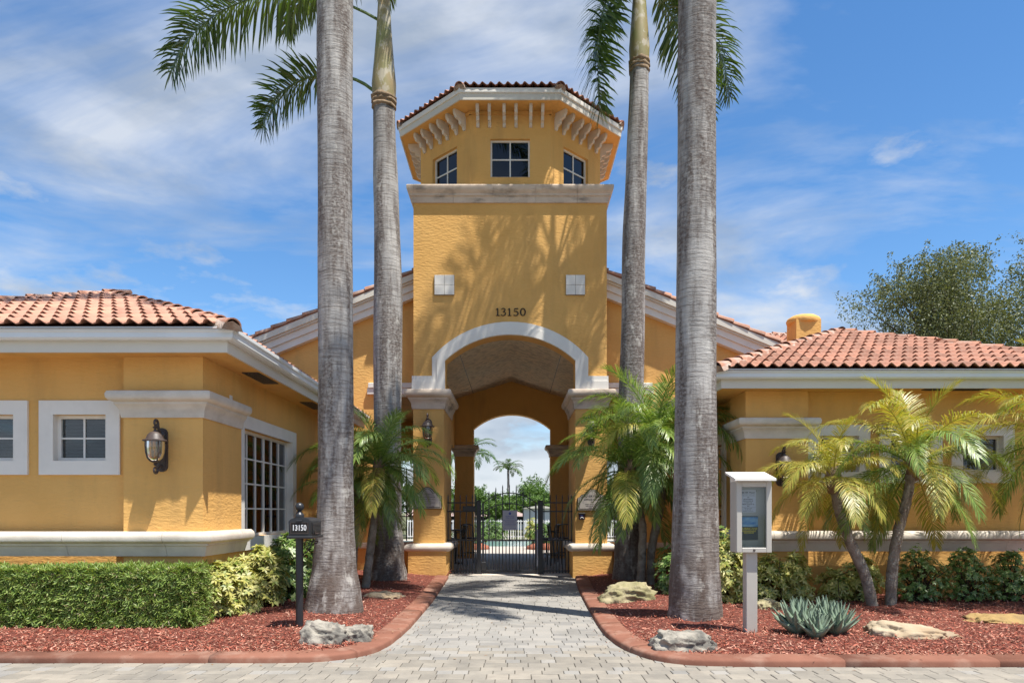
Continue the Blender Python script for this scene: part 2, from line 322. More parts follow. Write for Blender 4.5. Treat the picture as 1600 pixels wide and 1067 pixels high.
def thing(name, loc, label, cat, group=None, rz=0):
    o = bpy.data.objects.new(name, None); COL.objects.link(o); o.empty_display_size = .2
    m = Matrix.Translation(Vector(loc)) @ Matrix.Rotation(rz, 4, 'Z'); o.matrix_basis = m; WM[o.name] = m
    return tag(o, label, cat, group)
def part(name, me, material, parent, smooth=False, kind=None, mtx=None):     # mesh given in the parent's own coordinates
    return obj(name, me, material, parent, WM[parent.name] @ (mtx or Matrix.Identity(4)), smooth, kind)
def copy_tree(o, mtx, label, parent=None):
    def rec(src, par):
        c = src.copy(); COL.objects.link(c)
        if par is not None: c.parent = par
        for ch in list(src.children): rec(ch, c)
        return c
    c = rec(o, parent); c.matrix_basis = mtx; WM[c.name] = mtx
    if label: c['label'] = label
    return c

def wall(u0, u1, z0, z1, fn, th, holes=()):
    """wall sheet with thickness th; fn(u,z,d)->xyz, d = depth behind the face; holes (u0,u1,z0,z1)"""
    us = sorted({u0, u1, *[h[0] for h in holes], *[h[1] for h in holes]}); zs = sorted({z0, z1, *[h[2] for h in holes], *[h[3] for h in holes]})
    us = [u for u in us if u0 <= u <= u1]; zs = [z for z in zs if z0 <= z <= z1]
    mb = MB()
    def solid(i, j):
        if i < 0 or j < 0 or i >= len(us)-1 or j >= len(zs)-1: return False
        cu = (us[i]+us[i+1])/2; cz = (zs[j]+zs[j+1])/2
        return not any(h[0] < cu < h[1] and h[2] < cz < h[3] for h in holes)
    for i in range(len(us)-1):
        for j in range(len(zs)-1):
            if not solid(i, j): continue
            a, b, c, d = us[i], us[i+1], zs[j], zs[j+1]
            mb.add([fn(a, c, 0), fn(b, c, 0), fn(b, d, 0), fn(a, d, 0)], [(0, 1, 2, 3)])
            mb.add([fn(a, c, th), fn(b, c, th), fn(b, d, th), fn(a, d, th)], [(3, 2, 1, 0)])
            for (di, dj, p, q) in ((-1, 0, (a, c), (a, d)), (1, 0, (b, c), (b, d)), (0, -1, (a, c), (b, c)), (0, 1, (a, d), (b, d))):
                if not solid(i+di, j+dj):
                    mb.add([fn(*p, 0), fn(*q, 0), fn(*q, th), fn(*p, th)], [(0, 1, 2, 3)])
    return mb
def sweep(prof, path, closed=False):
    """prof [(out,z)] closed polygon, path [(x,y)], outward = right-hand side of travel; mitred"""
    n = len(path); outp = []
    for i, p in enumerate(path):
        p = Vector(p)
        def nrm(a, b): d = (Vector(b)-Vector(a)).normalized(); return Vector((d.y, -d.x))
        ns = []
        if i > 0 or closed: ns.append(nrm(path[i-1], path[i]))
        if i < n-1 or closed: ns.append(nrm(path[i], path[(i+1) % n]))
        if len(ns) == 2:
            s = ns[0]+ns[1]; k = s/(1+ns[0].dot(ns[1])) if 1+ns[0].dot(ns[1]) > .05 else ns[0]
        else: k = ns[0]
        outp.append((p, k))
    m = len(prof); vs = [(p.x+k.x*o, p.y+k.y*o, z) for p, k in outp for o, z in prof]
    fs = []; seg = n if closed else n-1
    for i in range(seg):
        a = i*m; b = ((i+1) % n)*m
        for j in range(m): fs.append((a+j, b+j, b+(j+1) % m, a+(j+1) % m))
    if not closed: fs += [tuple(range(m)), tuple((n-1)*m+j for j in range(m-1, -1, -1))]
    return MB().add(vs, fs)
def split_path(path, lens):
    """cut a polyline into runs of about the given lengths, a hair's gap between the runs"""
    runs = []; cur = [Vector(path[0])]; acc = 0; k = 0; g = .005
    for i in range(len(path)-1):
        a = Vector(path[i]); b = Vector(path[i+1]); L = (b-a).length; d = (b-a)/L; pos = 0
        while True:
            need = max(lens[k % len(lens)]-acc, .02)
            if pos+need > L-.02: break
            pos += need; cur.append(a+d*(pos-g/2)); runs.append(cur); cur = [a+d*(pos+g/2)]; acc = 0; k += 1
        acc += L-pos; cur.append(b)
    if len(cur) > 1: runs.append(cur)
    return runs
def moulding(name, prof, path, lens, material, parent, smooth=True):
    for r in split_path(path, lens):
        # drop doubled points
        q = [r[0]]
        for p in r[1:]:
            if (p-q[-1]).length > 1e-4: q.append(p)
        if len(q) > 1: obj(name, sweep(prof, q), material, parent, smooth=smooth)
def leaves(C, D, NR, Ln, Wd, fold=0.0):
    """batch of diamond leaves (numpy arrays) -> verts, faces"""
    C = np.asarray(C); D = D/np.linalg.norm(D, axis=1, keepdims=True)
    S = np.cross(D, NR); S /= np.linalg.norm(S, axis=1, keepdims=True)+1e-9
    Ln = np.asarray(Ln)[:, None]; Wd = np.asarray(Wd)[:, None]
    U = np.cross(S, D)
    v = np.stack([C, C+D*Ln*.45+S*Wd*.5+U*Wd*fold, C+D*Ln, C+D*Ln*.45-S*Wd*.5+U*Wd*fold], 1).reshape(-1, 3)
    n = len(C); f = np.arange(n*4).reshape(n, 4)
    return v, f
def np_mesh(name, v, f):
    me = bpy.data.meshes.new(name); nv = len(v); nf, k = f.shape
    me.vertices.add(nv); me.vertices.foreach_set('co', np.asarray(v, dtype=np.float32).ravel())
    me.loops.add(nf*k); me.loops.foreach_set('vertex_index', f.astype(np.int32).ravel())
    me.polygons.add(nf); me.polygons.foreach_set('loop_start', (np.arange(nf)*k).astype(np.int32))
    me.update(calc_edges=True); me.validate(); return me
def unit(n): 
    d = rng.normal(size=(n, 3)); return d/np.linalg.norm(d, axis=1, keepdims=True)
TEXTS = {}
def text_mesh(s, size, align='CENTER', extrude=.001, bold=0):
    k = (s, size, align, extrude, bold)
    if k in TEXTS: return TEXTS[k]
    cu = bpy.data.curves.new('lettering', 'FONT'); cu.body = s; cu.size = size; cu.align_x = align; cu.align_y = 'CENTER'; cu.extrude = extrude; cu.offset = bold; cu.resolution_u = 2
    o = bpy.data.objects.new('lettering', cu); COL.objects.link(o)
    dg = bpy.context.evaluated_depsgraph_get(); me = bpy.data.meshes.new_from_object(o.evaluated_get(dg))
    bpy.data.objects.remove(o); bpy.data.curves.remove(cu); me.name = 'lettering'; me.materials.clear(); TEXTS[k] = me; return me
UP = Matrix.Rotation(PI/2, 4, 'X')     # text in XY -> upright facing -Y
def T(x, y, z): return Matrix.Translation((x, y, z))
# ------------------------------------------------------------------ ground, paving, kerbs, mulch beds
g = MB().add([(-900, -300, -.06), (900, -300, -.06), (900, 1500, -.06), (-900, 1500, -.06)], [(0, 1, 2, 3)])
obj('ground', g, 'asphalt', kind='structure')
drive = obj('driveway', MB().add([(-16, -14, -.014), (16, -14, -.014), (16, 7.6, -.014), (-16, 7.6, -.014)], [(0, 1, 2, 3)]).add([(-1.9, 7.6, -.014), (1.9, 7.6, -.014), (1.9, 17.2, -.014), (-1.9, 17.2, -.014)], [(0, 1, 2, 3)]), 'joint', kind='structure')
obj('driveway_far_side', MB().add([(-16, -14, -.004), (16, -14, -.004), (16, 5.3, -.004), (-16, 5.3, -.004)], [(0, 1, 2, 3)]), 'interlock', kind='structure')
court = obj('courtyard', MB().add([(-9, 17.2, -.008), (9, 17.2, -.008), (9, 26.5, -.008), (-9, 26.5, -.008)], [(0, 1, 2, 3)]), 'interlock', kind='structure')
obj('pool_deck', MB().add([(-14, 26.5, -.012), (14, 26.5, -.012), (14, 31.8, -.012), (-14, 31.8, -.012)], [(0, 1, 2, 3)]).add([(-14, 38, -.012), (14, 38, -.012), (14, 40, -.012), (-14, 40, -.012)], [(0, 1, 2, 3)]), 'deckstone', kind='structure')
obj('water', MB().add([(-8, 31.8, -.03), (8, 31.8, -.03), (8, 38, -.03), (-8, 38, -.03)], [(0, 1, 2, 3)]), 'water', kind='structure')
obj('threshold_step', MB().bbox(-1.62, 17.05, -.02, 1.42, 17.5, .012, .005), 'stone', kind='structure')

KL = [(-14, 7.12), (-3.4, 7.13), (-2.5, 7.13), (-2.05, 7.17), (-1.78, 7.28), (-1.57, 7.5), (-1.44, 7.85), (-1.375, 8.5), (-1.35, 9.6), (-1.37, 12), (-1.43, 14), (-1.5, 16.3)]
KR = [(1.38, 16.3), (1.24, 14), (1.15, 11.5), (1.10, 9.6), (1.10, 8.8), (1.14, 8.2), (1.23, 7.7), (1.40, 7.28), (1.65, 7.06), (2.0, 6.98), (2.6, 6.96), (14, 6.95)]
def smooth_path(p, n=4):
    out = []
    for i in range(len(p)-1):
        a = Vector(p[max(i-1, 0)]); b = Vector(p[i]); c = Vector(p[i+1]); d = Vector(p[min(i+2, len(p)-1)])
        if (c-b).length > 3: out.append(b); continue
        if (b-a).length > 3: a = b-(c-b)
        if (d-c).length > 3: d = c+(c-b)
        for k in range(n):
            t = k/n; out.append(.5*((2*b)+(c-a)*t+(2*a-5*b+4*c-d)*t*t+(3*b-a-3*c+d)*t**3))
    out.append(Vector(p[-1])); return [(v.x, v.y) for v in out]
KLs = smooth_path(KL); KRs = smooth_path(KR)
KP = [(.003, -.02), (0, .0), (-.003, .04), (-.009, .053), (-.02, .062), (-.04, .067), (-.06, .069), (-.25, .078), (-.275, .072), (-.285, .055), (-.285, -.02)]
kl = thing('kerb_edging', (-3, 7.2, 0), 'terracotta concrete kerb round the left mulch bed under the boxy hedge', 'kerb', 'terracotta kerbs along the beds')
kr = thing('kerb_edging', (3, 7.1, 0), 'terracotta concrete kerb round the right mulch bed in front of the agave', 'kerb', 'terracotta kerbs along the beds')
for root, path in ((kl, KLs), (kr, KRs)):
    moulding('kerb_block', KP, path, [2.35, 1.5, 1.9, 1.25, 1.6], 'kerb', root, smooth='all')

def inside(pt, poly):
    x, y = pt; r = False; n = len(poly)
    for i in range(n):
        x1, y1 = poly[i]; x2, y2 = poly[(i+1) % n]
        if (y1 > y) != (y2 > y) and x < (x2-x1)*(y-y1)/(y2-y1)+x1: r = not r
    return r
BEDL = KLs+[(-1.5, 17.4), (-14, 17.4)]; BEDR = KRs+[(14, 17.4), (1.38, 17.4)]
def dist_path(x, y, path):
    p = Vector((x, y)); best = 9
    for i in range(len(path)-1):
        a = Vector(path[i]); b = Vector(path[i+1]); d = b-a; t = max(0, min(1, (p-a).dot(d)/d.length_squared)); best = min(best, (p-a-d*t).length)
    return best
def mulch_z(x, y, path):
    d = dist_path(x, y, path)
    return .055+.06*min(1, max(0, d-.25)/.7)+.025*(mnoise.noise(Vector((x*1.3, y*1.3, 3)))) + .012*mnoise.noise(Vector((x*6, y*6, 1)))
# pavers: single stones where they show, rows across the view
pav = []
y = 5.3; row = 0
while y < 17.0:
    h = random.choice((.148, .162, .155, .205)) if y > 5 else .16
    x = -7.2 + random.uniform(0, .25)
    if y > 7.25: x = -2.0+random.uniform(0, .2)
    xe = 7.2 if y < 7.25 else 2.0
    while x < xe:
        w = random.choice((.15, .205, .205, .255, .23))
        c = (x+w/2, y+h/2)
        ins = all(inside(q, B) for B in (BEDL,) for q in ((x, y), (x+w, y), (x, y+h), (x+w, y+h))) or all(inside(q, BEDR) for q in ((x, y), (x+w, y), (x, y+h), (x+w, y+h)))
        if not ins: pav.append((x, y, w, h))
        x += w
    y += h
paver_meshes = {}
def paver_mesh(w, h):
    k = (round(w, 3), round(h, 3))
    if k not in paver_meshes:
        g_ = .0035; b = .007
        x, y2 = w/2-g_, h/2-g_
        vs = [(-x, -y2, -.012), (x, -y2, -.012), (x, y2, -.012), (-x, y2, -.012), (-x, -y2, -.004), (x, -y2, -.004), (x, y2, -.004), (-x, y2, -.004),
              (-x+b, -y2+b, 0), (x-b, -y2+b, 0), (x-b, y2-b, 0), (-x+b, y2-b, 0)]
        fs = [(0, 1, 5, 4), (1, 2, 6, 5), (2, 3, 7, 6), (3, 0, 4, 7), (4, 5, 9, 8), (5, 6, 10, 9), (6, 7, 11, 10), (7, 4, 8, 11), (8, 9, 10, 11)]
        paver_meshes[k] = MB().add(vs, fs).mesh('paver'); paver_meshes[k].materials.append(M['paver'])
    return paver_meshes[k]
def area(p): 
    cx, cy = p[0]+p[2]/2, p[1]+p[3]/2
    px, py = VX+cx*F/cy, VY+1.5*F/cy
    return p[2]*p[3]/cy**3 if (0 <= px <= 1600 and py < 1072) else 0
pav.sort(key=area, reverse=True)
stuff = MB()
for i, (x, y, w, h) in enumerate(pav):
    dz = random.uniform(-.002, .0015); tilt = random.uniform(-.008, .008)
    me = paver_mesh(w, h)
    m = T(x+w/2, y+h/2, dz) @ Matrix.Rotation(tilt, 4, 'X') @ Matrix.Rotation(random.uniform(-.008, .008), 4, 'Y') @ Matrix.Rotation(random.uniform(-.012, .012), 4, 'Z')
    if i < 299: obj('paver', me, None, drive, m)
    else: stuff.add([m @ v.co for v in me.vertices], [tuple(p.vertices) for p in me.polygons])
obj('small_pavers', stuff, 'paverstuff', drive, kind='stuff')

def bed(name, poly, path, x0, x1, y0, y1):
    nx = int((x1-x0)/.12); ny = int((y1-y0)/.12); vs = []; idx = {}; fs = []
    for i in range(nx+1):
        for j in range(ny+1):
            x = x0+(x1-x0)*i/nx; y = y0+(y1-y0)*j/ny
            if inside((x, y), poly) and dist_path(x, y, path) > .04:
                idx[i, j] = len(vs); vs.append((x, y, mulch_z(x, y, path) if inside((x, y), poly) else .03))
    for i in range(nx):
        for j in range(ny):
            q = [(i, j), (i+1, j), (i+1, j+1), (i, j+1)]
            if all(k in idx for k in q): fs.append(tuple(idx[k] for k in q))
    o = obj(name, MB().add(vs, fs), 'soil', smooth='all', kind='structure')
    n = 42000; C = []
    while len(C) < n:
        # denser towards the viewer
        yy = y0+(y1-y0)*random.random()**2.2; xx = random.uniform(max(x0, -.82*yy-.2), min(x1, .82*yy+.2))
        if inside((xx, yy), poly) and dist_path(xx, yy, path) > .2: C.append((xx, yy, mulch_z(xx, yy, path)+random.uniform(.0, .022)))
    C = np.array(C); D = unit(n); D[:, 2] *= .35; NR = unit(n)*.5+np.array([0, 0, 1.0])
    v, f = leaves(C, D, NR, rng.uniform(.02, .07, n), rng.uniform(.006, .016, n))
    obj('mulch_chips', np_mesh('mulch_chips', v, f), 'chip', o, kind='stuff')
bed('mulch_bed', BEDL, KLs, -11.5, -1.3, 7.2, 17.4)
bed('mulch_bed', BEDR, KRs, 1.05, 11.5, 7.0, 17.4)

# ------------------------------------------------------------------ shared building pieces
def window_unit(parent, fn, u0, u1, z0, z1, cols, rows, surround=0, sash=.045, bar=.022, recess=.10, glassm='glass', material='white', thick_mid=False, sill=0, blinds=False, label=None, room='dark'):
    """fn(u,z,d): d = depth behind the wall face. A part named window with frame, muntins, panes (and surround) as sub-parts"""
    mb = MB()
    def bar_(a, b, c, d, d0, d1): mb.prism([(a, c), (b, c), (b, d), (a, d)], lambda p, q, r: fn(p, q, r), d0, d1)
    bar_(u0, u1, z0, z0+sash, recess-.03, recess+.03); bar_(u0, u1, z1-sash, z1, recess-.03, recess+.03)
    bar_(u0, u0+sash, z0+sash, z1-sash, recess-.03, recess+.03); bar_(u1-sash, u1, z0+sash, z1-sash, recess-.03, recess+.03)
    w = obj('window', mb, material, parent)
    if label: w['label'] = label
    U = [u0+sash+(u1-u0-2*sash)*i/cols for i in range(cols+1)]; Z = [z0+sash+(z1-z0-2*sash)*j/rows for j in range(rows+1)]
    def piece(name, a, b, c, d, d0, d1, m):
        return obj(name, MB().prism([(a, c), (b, c), (b, d), (a, d)], lambda p, q, r: fn(p, q, r), d0, d1), m, w)
    for i in range(1, cols):
        hb = bar*(1.9 if thick_mid and i == cols//2 else 1)
        piece('muntin', U[i]-hb/2, U[i]+hb/2, z0+sash, z1-sash, recess-.022, recess+.022, material)
    for j in range(1, rows): piece('muntin', u0+sash, u1-sash, Z[j]-bar/2, Z[j]+bar/2, recess-.018, recess+.018, material)
    for i in range(cols):
        for j in range(rows):
            piece('pane', U[i]+bar*.3, U[i+1]-bar*.3, Z[j]+bar*.3, Z[j+1]-bar*.3, recess-.003, recess+.003, glassm)
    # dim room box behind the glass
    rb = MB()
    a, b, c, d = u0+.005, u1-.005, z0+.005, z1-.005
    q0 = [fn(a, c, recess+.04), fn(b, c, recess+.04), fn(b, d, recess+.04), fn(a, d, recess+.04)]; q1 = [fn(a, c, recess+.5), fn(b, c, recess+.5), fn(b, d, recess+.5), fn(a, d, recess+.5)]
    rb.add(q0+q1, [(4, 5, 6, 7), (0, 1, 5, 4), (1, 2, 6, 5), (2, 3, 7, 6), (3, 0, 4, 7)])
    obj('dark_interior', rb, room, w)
    if blinds:
        n = int((z1-z0-2*sash)/.048)
        for k in range(n):
            z = z0+sash+.02+k*.048
            obj('blind_slat', MB().prism([(recess+.05, z), (recess+.054, z+.002), (recess+.085, z+.036), (recess+.081, z+.034)], lambda p, q, r: fn(r, q, p), u0+sash+.01, u1-sash-.01), 'blind', w)
    if surround:
        s = surround; o0, o1, p0, p1 = u0-s, u1+s, z0-s*(1 if not sill else sill), z1+s; mb = MB()
        for (a, b, c, d) in ((o0, o1, z1, p1), (o0, o1, p0, z0), (o0, u0, z0, z1), (u1, o1, z0, z1)):
            mb.prism([(a, c), (b, c), (b, d), (a, d)], lambda p, q, r: fn(p, q, r), -.035, .01)
        # reveal lining
        mb.prism([(u0-.004, z0), (u0+.004, z0), (u0+.004, z1), (u0-.004, z1)], lambda p, q, r: fn(p, q, r), -.033, recess)
        mb.prism([(u1-.004, z0), (u1+.004, z0), (u1+.004, z1), (u1-.004, z1)], lambda p, q, r: fn(p, q, r), -.033, recess)
        obj('surround', mb, material, w)
    return w
# S-shaped clay tile, lower end at v=0 (raised a little), laid upslope
def s_tile(w=.188, L=.42):
    pr = [(0, .014), (.028, .0), (.07, .012), (.092, .045), (.125, .064), (.158, .045), (.2, .014)]
    pr = [(u/.2*w, h) for u, h in pr]; th = .013; n = len(pr); vs = []
    for vv, up in ((0, .046), (L, .006)):
        vs += [(u, vv, h+up) for u, h in pr]+[(u, vv, h+up-th) for u, h in pr]
    fs = []
    for i in range(n-1):
        fs.append((i, i+1, 2*n+i+1, 2*n+i)); fs.append((n+i+1, n+i, 3*n+i, 3*n+i+1)); fs.append((n+i, n+i+1, i+1, i))
    me = MB().add(vs, fs).mesh('roof_tile', 'all'); me.set_sharp_from_angle(angle=math.radians(50)); me.materials.append(M['tile']); return me
TILE = s_tile()
def cap_tile(L=.44, r0=.125, r1=.10):
    n = 8; th = .016; vs = []
    for y, r in ((0, r0), (L, r1)):
        for rr in (r, r-th):
            vs += [(math.cos(PI*(k/n))*rr, y, math.sin(PI*k/n)*rr*.95) for k in range(n+1)]
    m = n+1; fs = []
    for k in range(n): fs += [(k+1, k, 2*m+k, 2*m+k+1), (m+k, m+k+1, 3*m+k+1, 3*m+k), (k, k+1, m+k+1, m+k)]
    me = MB().add(vs, fs).mesh('hip_tile', 'all'); me.set_sharp_from_angle(angle=math.radians(50)); me.materials.append(M['hiptile']); return me
CAP = cap_tile(.44, .108, .088)
def slope_tiles(parent, a, b, apexes, single=True, limit=290, w=.188, ex=.36, v0=0, sink=0, cut=.02):
    """roof face: eave from a to b (seen from outside, left to right), apexes = upper points, in world space"""
    a = Vector(a); b = Vector(b); e = (b-a).normalized(); ap = [Vector(p) for p in apexes]
    nrm = e.cross(ap[0]-a).normalized(); s = nrm.cross(e)
    poly = [((p-a).dot(e), (p-a).dot(s)) for p in (a, b, *ap)]
    smax = max(q for _, q in poly); r = 0; st = MB(); cnt = 0
    while r*ex < smax-.1:
        v = v0+r*ex
        lo = min(x for x, _ in poly); u = lo-w+.03
        while u < max(x for x, _ in poly):
            c = (u+w/2, max(v+.2, .02))
            if inside(c, poly):
                p = a+e*u+s*v+nrm*(.012-sink+random.uniform(0, .004))
                mt = Matrix((( e.x, s.x, nrm.x, p.x), (e.y, s.y, nrm.y, p.y), (e.z, s.z, nrm.z, p.z), (0, 0, 0, 1)))
                if single and cnt < limit: obj('roof_tile', TILE, None, parent, mt); cnt += 1
                else: st.add([mt @ q.co for q in TILE.vertices], [tuple(q.vertices) for q in TILE.polygons])
            u += w
        r += 1
    if st.v: obj('roof_tiling', st, 'tile', parent, kind='stuff', smooth=True)
    return cnt
def cap_run(name, parent, a, b, ex=.38, up=.028, mortar=True, start=.0):
    a = Vector(a); b = Vector(b); d = (b-a).normalized(); x = d.cross(Vector((0, 0, 1))).normalized(); z = x.cross(d); L = (b-a).length; k = 0
    while start+k*ex < L-.1:
        p = a+d*(start+k*ex)+z*(up+random.uniform(-.004, .008))
        dd = (d-z*-.06).normalized() if False else (d-z*.06).normalized(); zz = x.cross(dd)
        mt = Matrix(((x.x, dd.x, zz.x, p.x), (x.y, dd.y, zz.y, p.y), (x.z, dd.z, zz.z, p.z+.0), (0, 0, 0, 1)))
        obj(name, CAP, None, parent, mt); k += 1
    if mortar:
        mb = MB(); n = int(L/.12); vs = []
        pr = [(-.14, -.03), (-.11, .045), (0, .075), (.11, .045), (.14, -.03)]
        for i in range(n+1):
            c = a+d*(L*i/n)
            for (u, h) in pr: vs.append(c+x*(u+random.uniform(-.012, .012))+z*(h+random.uniform(-.012, .008)))
        fs = [(i*5+j, i*5+j+1, (i+1)*5+j+1, (i+1)*5+j) for i in range(n) for j in range(4)]
        fs += [(0, 1, 2, 3, 4), tuple(n*5+j for j in range(4, -1, -1))]
        obj('mortar_bed', mb.add(vs, fs), 'mortar', parent, smooth='all')

GUT = lambda z: [(-.125, z-.15), (-.045, z-.15), (-.02, z-.125), (-.02, z-.07), (0, z-.045), (0, z), (-.012, z), (-.012, z-.035), (-.125, z-.035)]
SILL = lambda t, b: [(0, b), (.045, b), (.05, b+.02), (.075, b+(t-b)*.30), (.085, b+(t-b)*.42), (.115, b+(t-b)*.44), (.118, b+(t-b)*.52), (.15, b+(t-b)*.54), (.185, b+(t-b)*.62), (.195, b+(t-b)*.76), (.18, b+(t-b)*.9), (.14, t), (0, t)]
CAPP = lambda t, b, k=1.0: [(0, b), (.02*k, b), (.03*k, b+(t-b)*.12), (.035*k, b+(t-b)*.28), (.07*k, b+(t-b)*.46), (.085*k, b+(t-b)*.5), (.085*k, b+(t-b)*.58), (.125*k, b+(t-b)*.62), (.155*k, b+(t-b)*.72), (.16*k, b+(t-b)*.86), (.145*k, b+(t-b)*.97), (.12*k, t), (0, t)]

def wing(side, Yg, gx, width, Yp, px0, px1, Yw, Xs, sill, wins, sidewin, apd, label, yback):
    """side=-1 left, +1 right. gx = x of the gutter's inner front corner, px0..px1 pilaster (inner edge px1), Xs = side wall x"""
    root = thing('clubhouse_wing', ((gx+side*width/2), Yp+2, 0), label, 'building', 'clubhouse wings beside the gate tower')
    s = side; xo = gx+s*width; eo = xo-s*.62                 # outer eave, outer wall
    Zs = 3.53
    # front wall with window holes, pilaster, side walls
    hs = [(u0, u1, z0, z1) for (u0, u1, z0, z1) in wins]
    front = lambda u, z, d: (u, Yw+d, z)
    lo, hi = sorted((eo, Xs)); obj('front_wall', wall(lo, hi, -.05, Zs, front, .2, hs), 'stucco', root)
    sidef = (lambda u, z, d: (Xs+s*d, u, z))
    obj('side_wall', wall(Yw+.2, yback, -.05, Zs, sidef, .2, [sidewin[:4]]), 'stucco', root)
    obj('outer_wall', wall(Yw+.2, yback, -.05, Zs, lambda u, z, d: (eo-s*d, u, z), .2), 'stucco', root)
    a, b = sorted((px0, px1))
    pil = MB(); pil.box(min(px0, px1), Yp, -.05, max(px0, px1), Yw+.1, Zs-.003)
    obj('pilaster', pil, 'stucco', root)
    ye = sidewin[0]-.21 if s < 0 else Yp+.85
    x0, x1 = sorted((px1, Xs+s*.1))
    obj('pilaster_return', MB().box(x0, Yw+.1, -.05, x1, ye, Zs-.003), 'stucco', root)
    # sill band and pilaster cap; path runs so that outward is on its right-hand side
    xs = px1
    def path(pts): return pts if s < 0 else [tuple(p) for p in reversed(pts)]
    band = [(eo, Yp), (xs, Yp), (xs, ye+.02)]
    moulding('sill_block', SILL(*sill), path(band), [1.28, 1.33, 1.30], 'stone', root)
    cap = [(px0, Yw-.01), (px0, Yp), (xs, Yp), (xs, ye)]
    if s < 0: cap = [(px0, Yw-.01), (px0, Yp), (xs, Yp), (xs, ye)]
    moulding('pilaster_cap', CAPP(3.07, 2.73), path(cap), [9], 'stone', root)
    # eaves: soffit, fascia, gutter
    f0, f1 = sorted((gx+s*.145, xo-s*.145)); fY = Yg+.12
    obj('soffit', MB().box(f0, fY+.02, Zs, f1, yback, Zs+.03), 'stucco', root)
    gp = path([(xo, yback), (xo, Yg), (gx, Yg), (gx, yback)])
    moulding('gutter', GUT(3.79), gp, [99], 'gutter', root, smooth=False)
    fp = path([(xo-s*.126, yback), (xo-s*.126, fY+.006), (gx+s*.126, fY+.006), (gx+s*.126, yback)])
    moulding('fascia_board', [(-.03, 3.50), (0, 3.50), (0, 3.64), (.0, 3.80), (-.03, 3.80)], fp, [99], 'fascia', root, smooth=False)
    for (vx, vy, along) in ([( gx+s*.37, Yg+2.0, 1), (gx+s*.37, Yg+4.8, 1)] if s < 0 else [(PX(1492, Yg+.36), Yg+.36, 0)]):
        w, h = (.12, .45) if along else (.5, .1)
        vr = obj('soffit_vent', MB().bbox(vx-w, vy-h, Zs-.014, vx+w, vy+h, Zs+.01, .004), 'bronze', root)
        for k in range(4):
            t = -.7+k*.45
            obj('vent_slat', MB().box(vx-w*.9, vy+h*t, Zs-.02, vx+w*.9, vy+h*t+.02, Zs-.012) if not along else MB().box(vx+w*t, vy-h*.9, Zs-.02, vx+w*t+.02, vy+h*.9, Zs-.012), 'metal', vr)
    # hip roof
    d = width/2; ze = 3.765; za = ze+.417*d
    A = Vector((gx, Yg-.02, ze)); B = Vector((xo, Yg-.02, ze)); ap = Vector((gx+s*d, Yg+d, za)); apb = Vector((gx+s*d, yback, za)); Ab = Vector((gx, yback, ze)); Bb = Vector((xo, yback, ze))
    dk = MB().add([A, B, ap, Ab, apb, Bb], [(0, 1, 2), (0, 2, 4, 3), (1, 5, 4, 2)]); obj('roof_deck', dk, 'deck', root)
    L_, R_ = (B, A) if s < 0 else (A, B)
    slope_tiles(root, L_, R_, [ap])
    slope_tiles(root, *( (A, Ab, [apb, ap]) if s < 0 else (Ab, A, [ap, apb])), single=False, v0=.12, sink=.055)
    slope_tiles(root, *( (Bb, B, [ap, apb]) if s < 0 else (B, Bb, [apb, ap])), single=False)
    cap_run('hip_tile', root, A, ap); cap_run('hip_tile', root, B, ap); cap_run('ridge_tile', root, apb, ap)
    return root, front, sidef

LW, lfront, lside = wing(-1, 8.85, -3.47, 6.85, 9.35, -5.10, -4.066, 9.5, -4.13, (1.25, .93),
     [(-6.10, -5.40, 2.18, 2.79), (-7.32, -6.62, 2.18, 2.79), (-8.8, -8.1, 2.18, 2.79)], (10.88, 13.26, 1.12, 2.78), 3.42,
     'yellow wing left of the tower with hip tile roof and big grid side window', 17.2)
RW, rfront, rside = wing(1, 11.45, 3.21, 7.16, 12.0, 4.918, 3.868, 12.15, 3.93, (1.19, .85),
     [(5.14, 5.83, 2.18, 2.79), (6.36, 7.05, 2.18, 2.79), (7.58, 8.27, 2.18, 2.79)], (13.5, 15.7, 1.12, 2.78), 3.58,
     'yellow wing right of the tower with broad sunlit hip roof behind yellowing palms', 17.2)
for (u0, u1) in ((-6.10, -5.40), (-7.32, -6.62), (-8.8, -8.1)):
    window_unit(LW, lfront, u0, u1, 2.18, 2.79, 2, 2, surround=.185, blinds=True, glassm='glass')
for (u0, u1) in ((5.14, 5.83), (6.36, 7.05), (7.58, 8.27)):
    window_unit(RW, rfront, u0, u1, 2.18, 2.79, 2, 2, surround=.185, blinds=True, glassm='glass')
window_unit(LW, lside, 10.88, 13.26, 1.12, 2.78, 6, 4, surround=.2, bar=.024, thick_mid=True, glassm='glass', recess=.11, room='roomwarm')
window_unit(RW, rside, 13.5, 15.7, 1.12, 2.78, 6, 4, surround=.2, bar=.024, thick_mid=True, glassm='glass', recess=.11, room='roomwarm')
obj('wall_box', MB().bbox(-4.13, 10.22, 3.03, -4.05, 10.3, 3.17), 'white', LW)

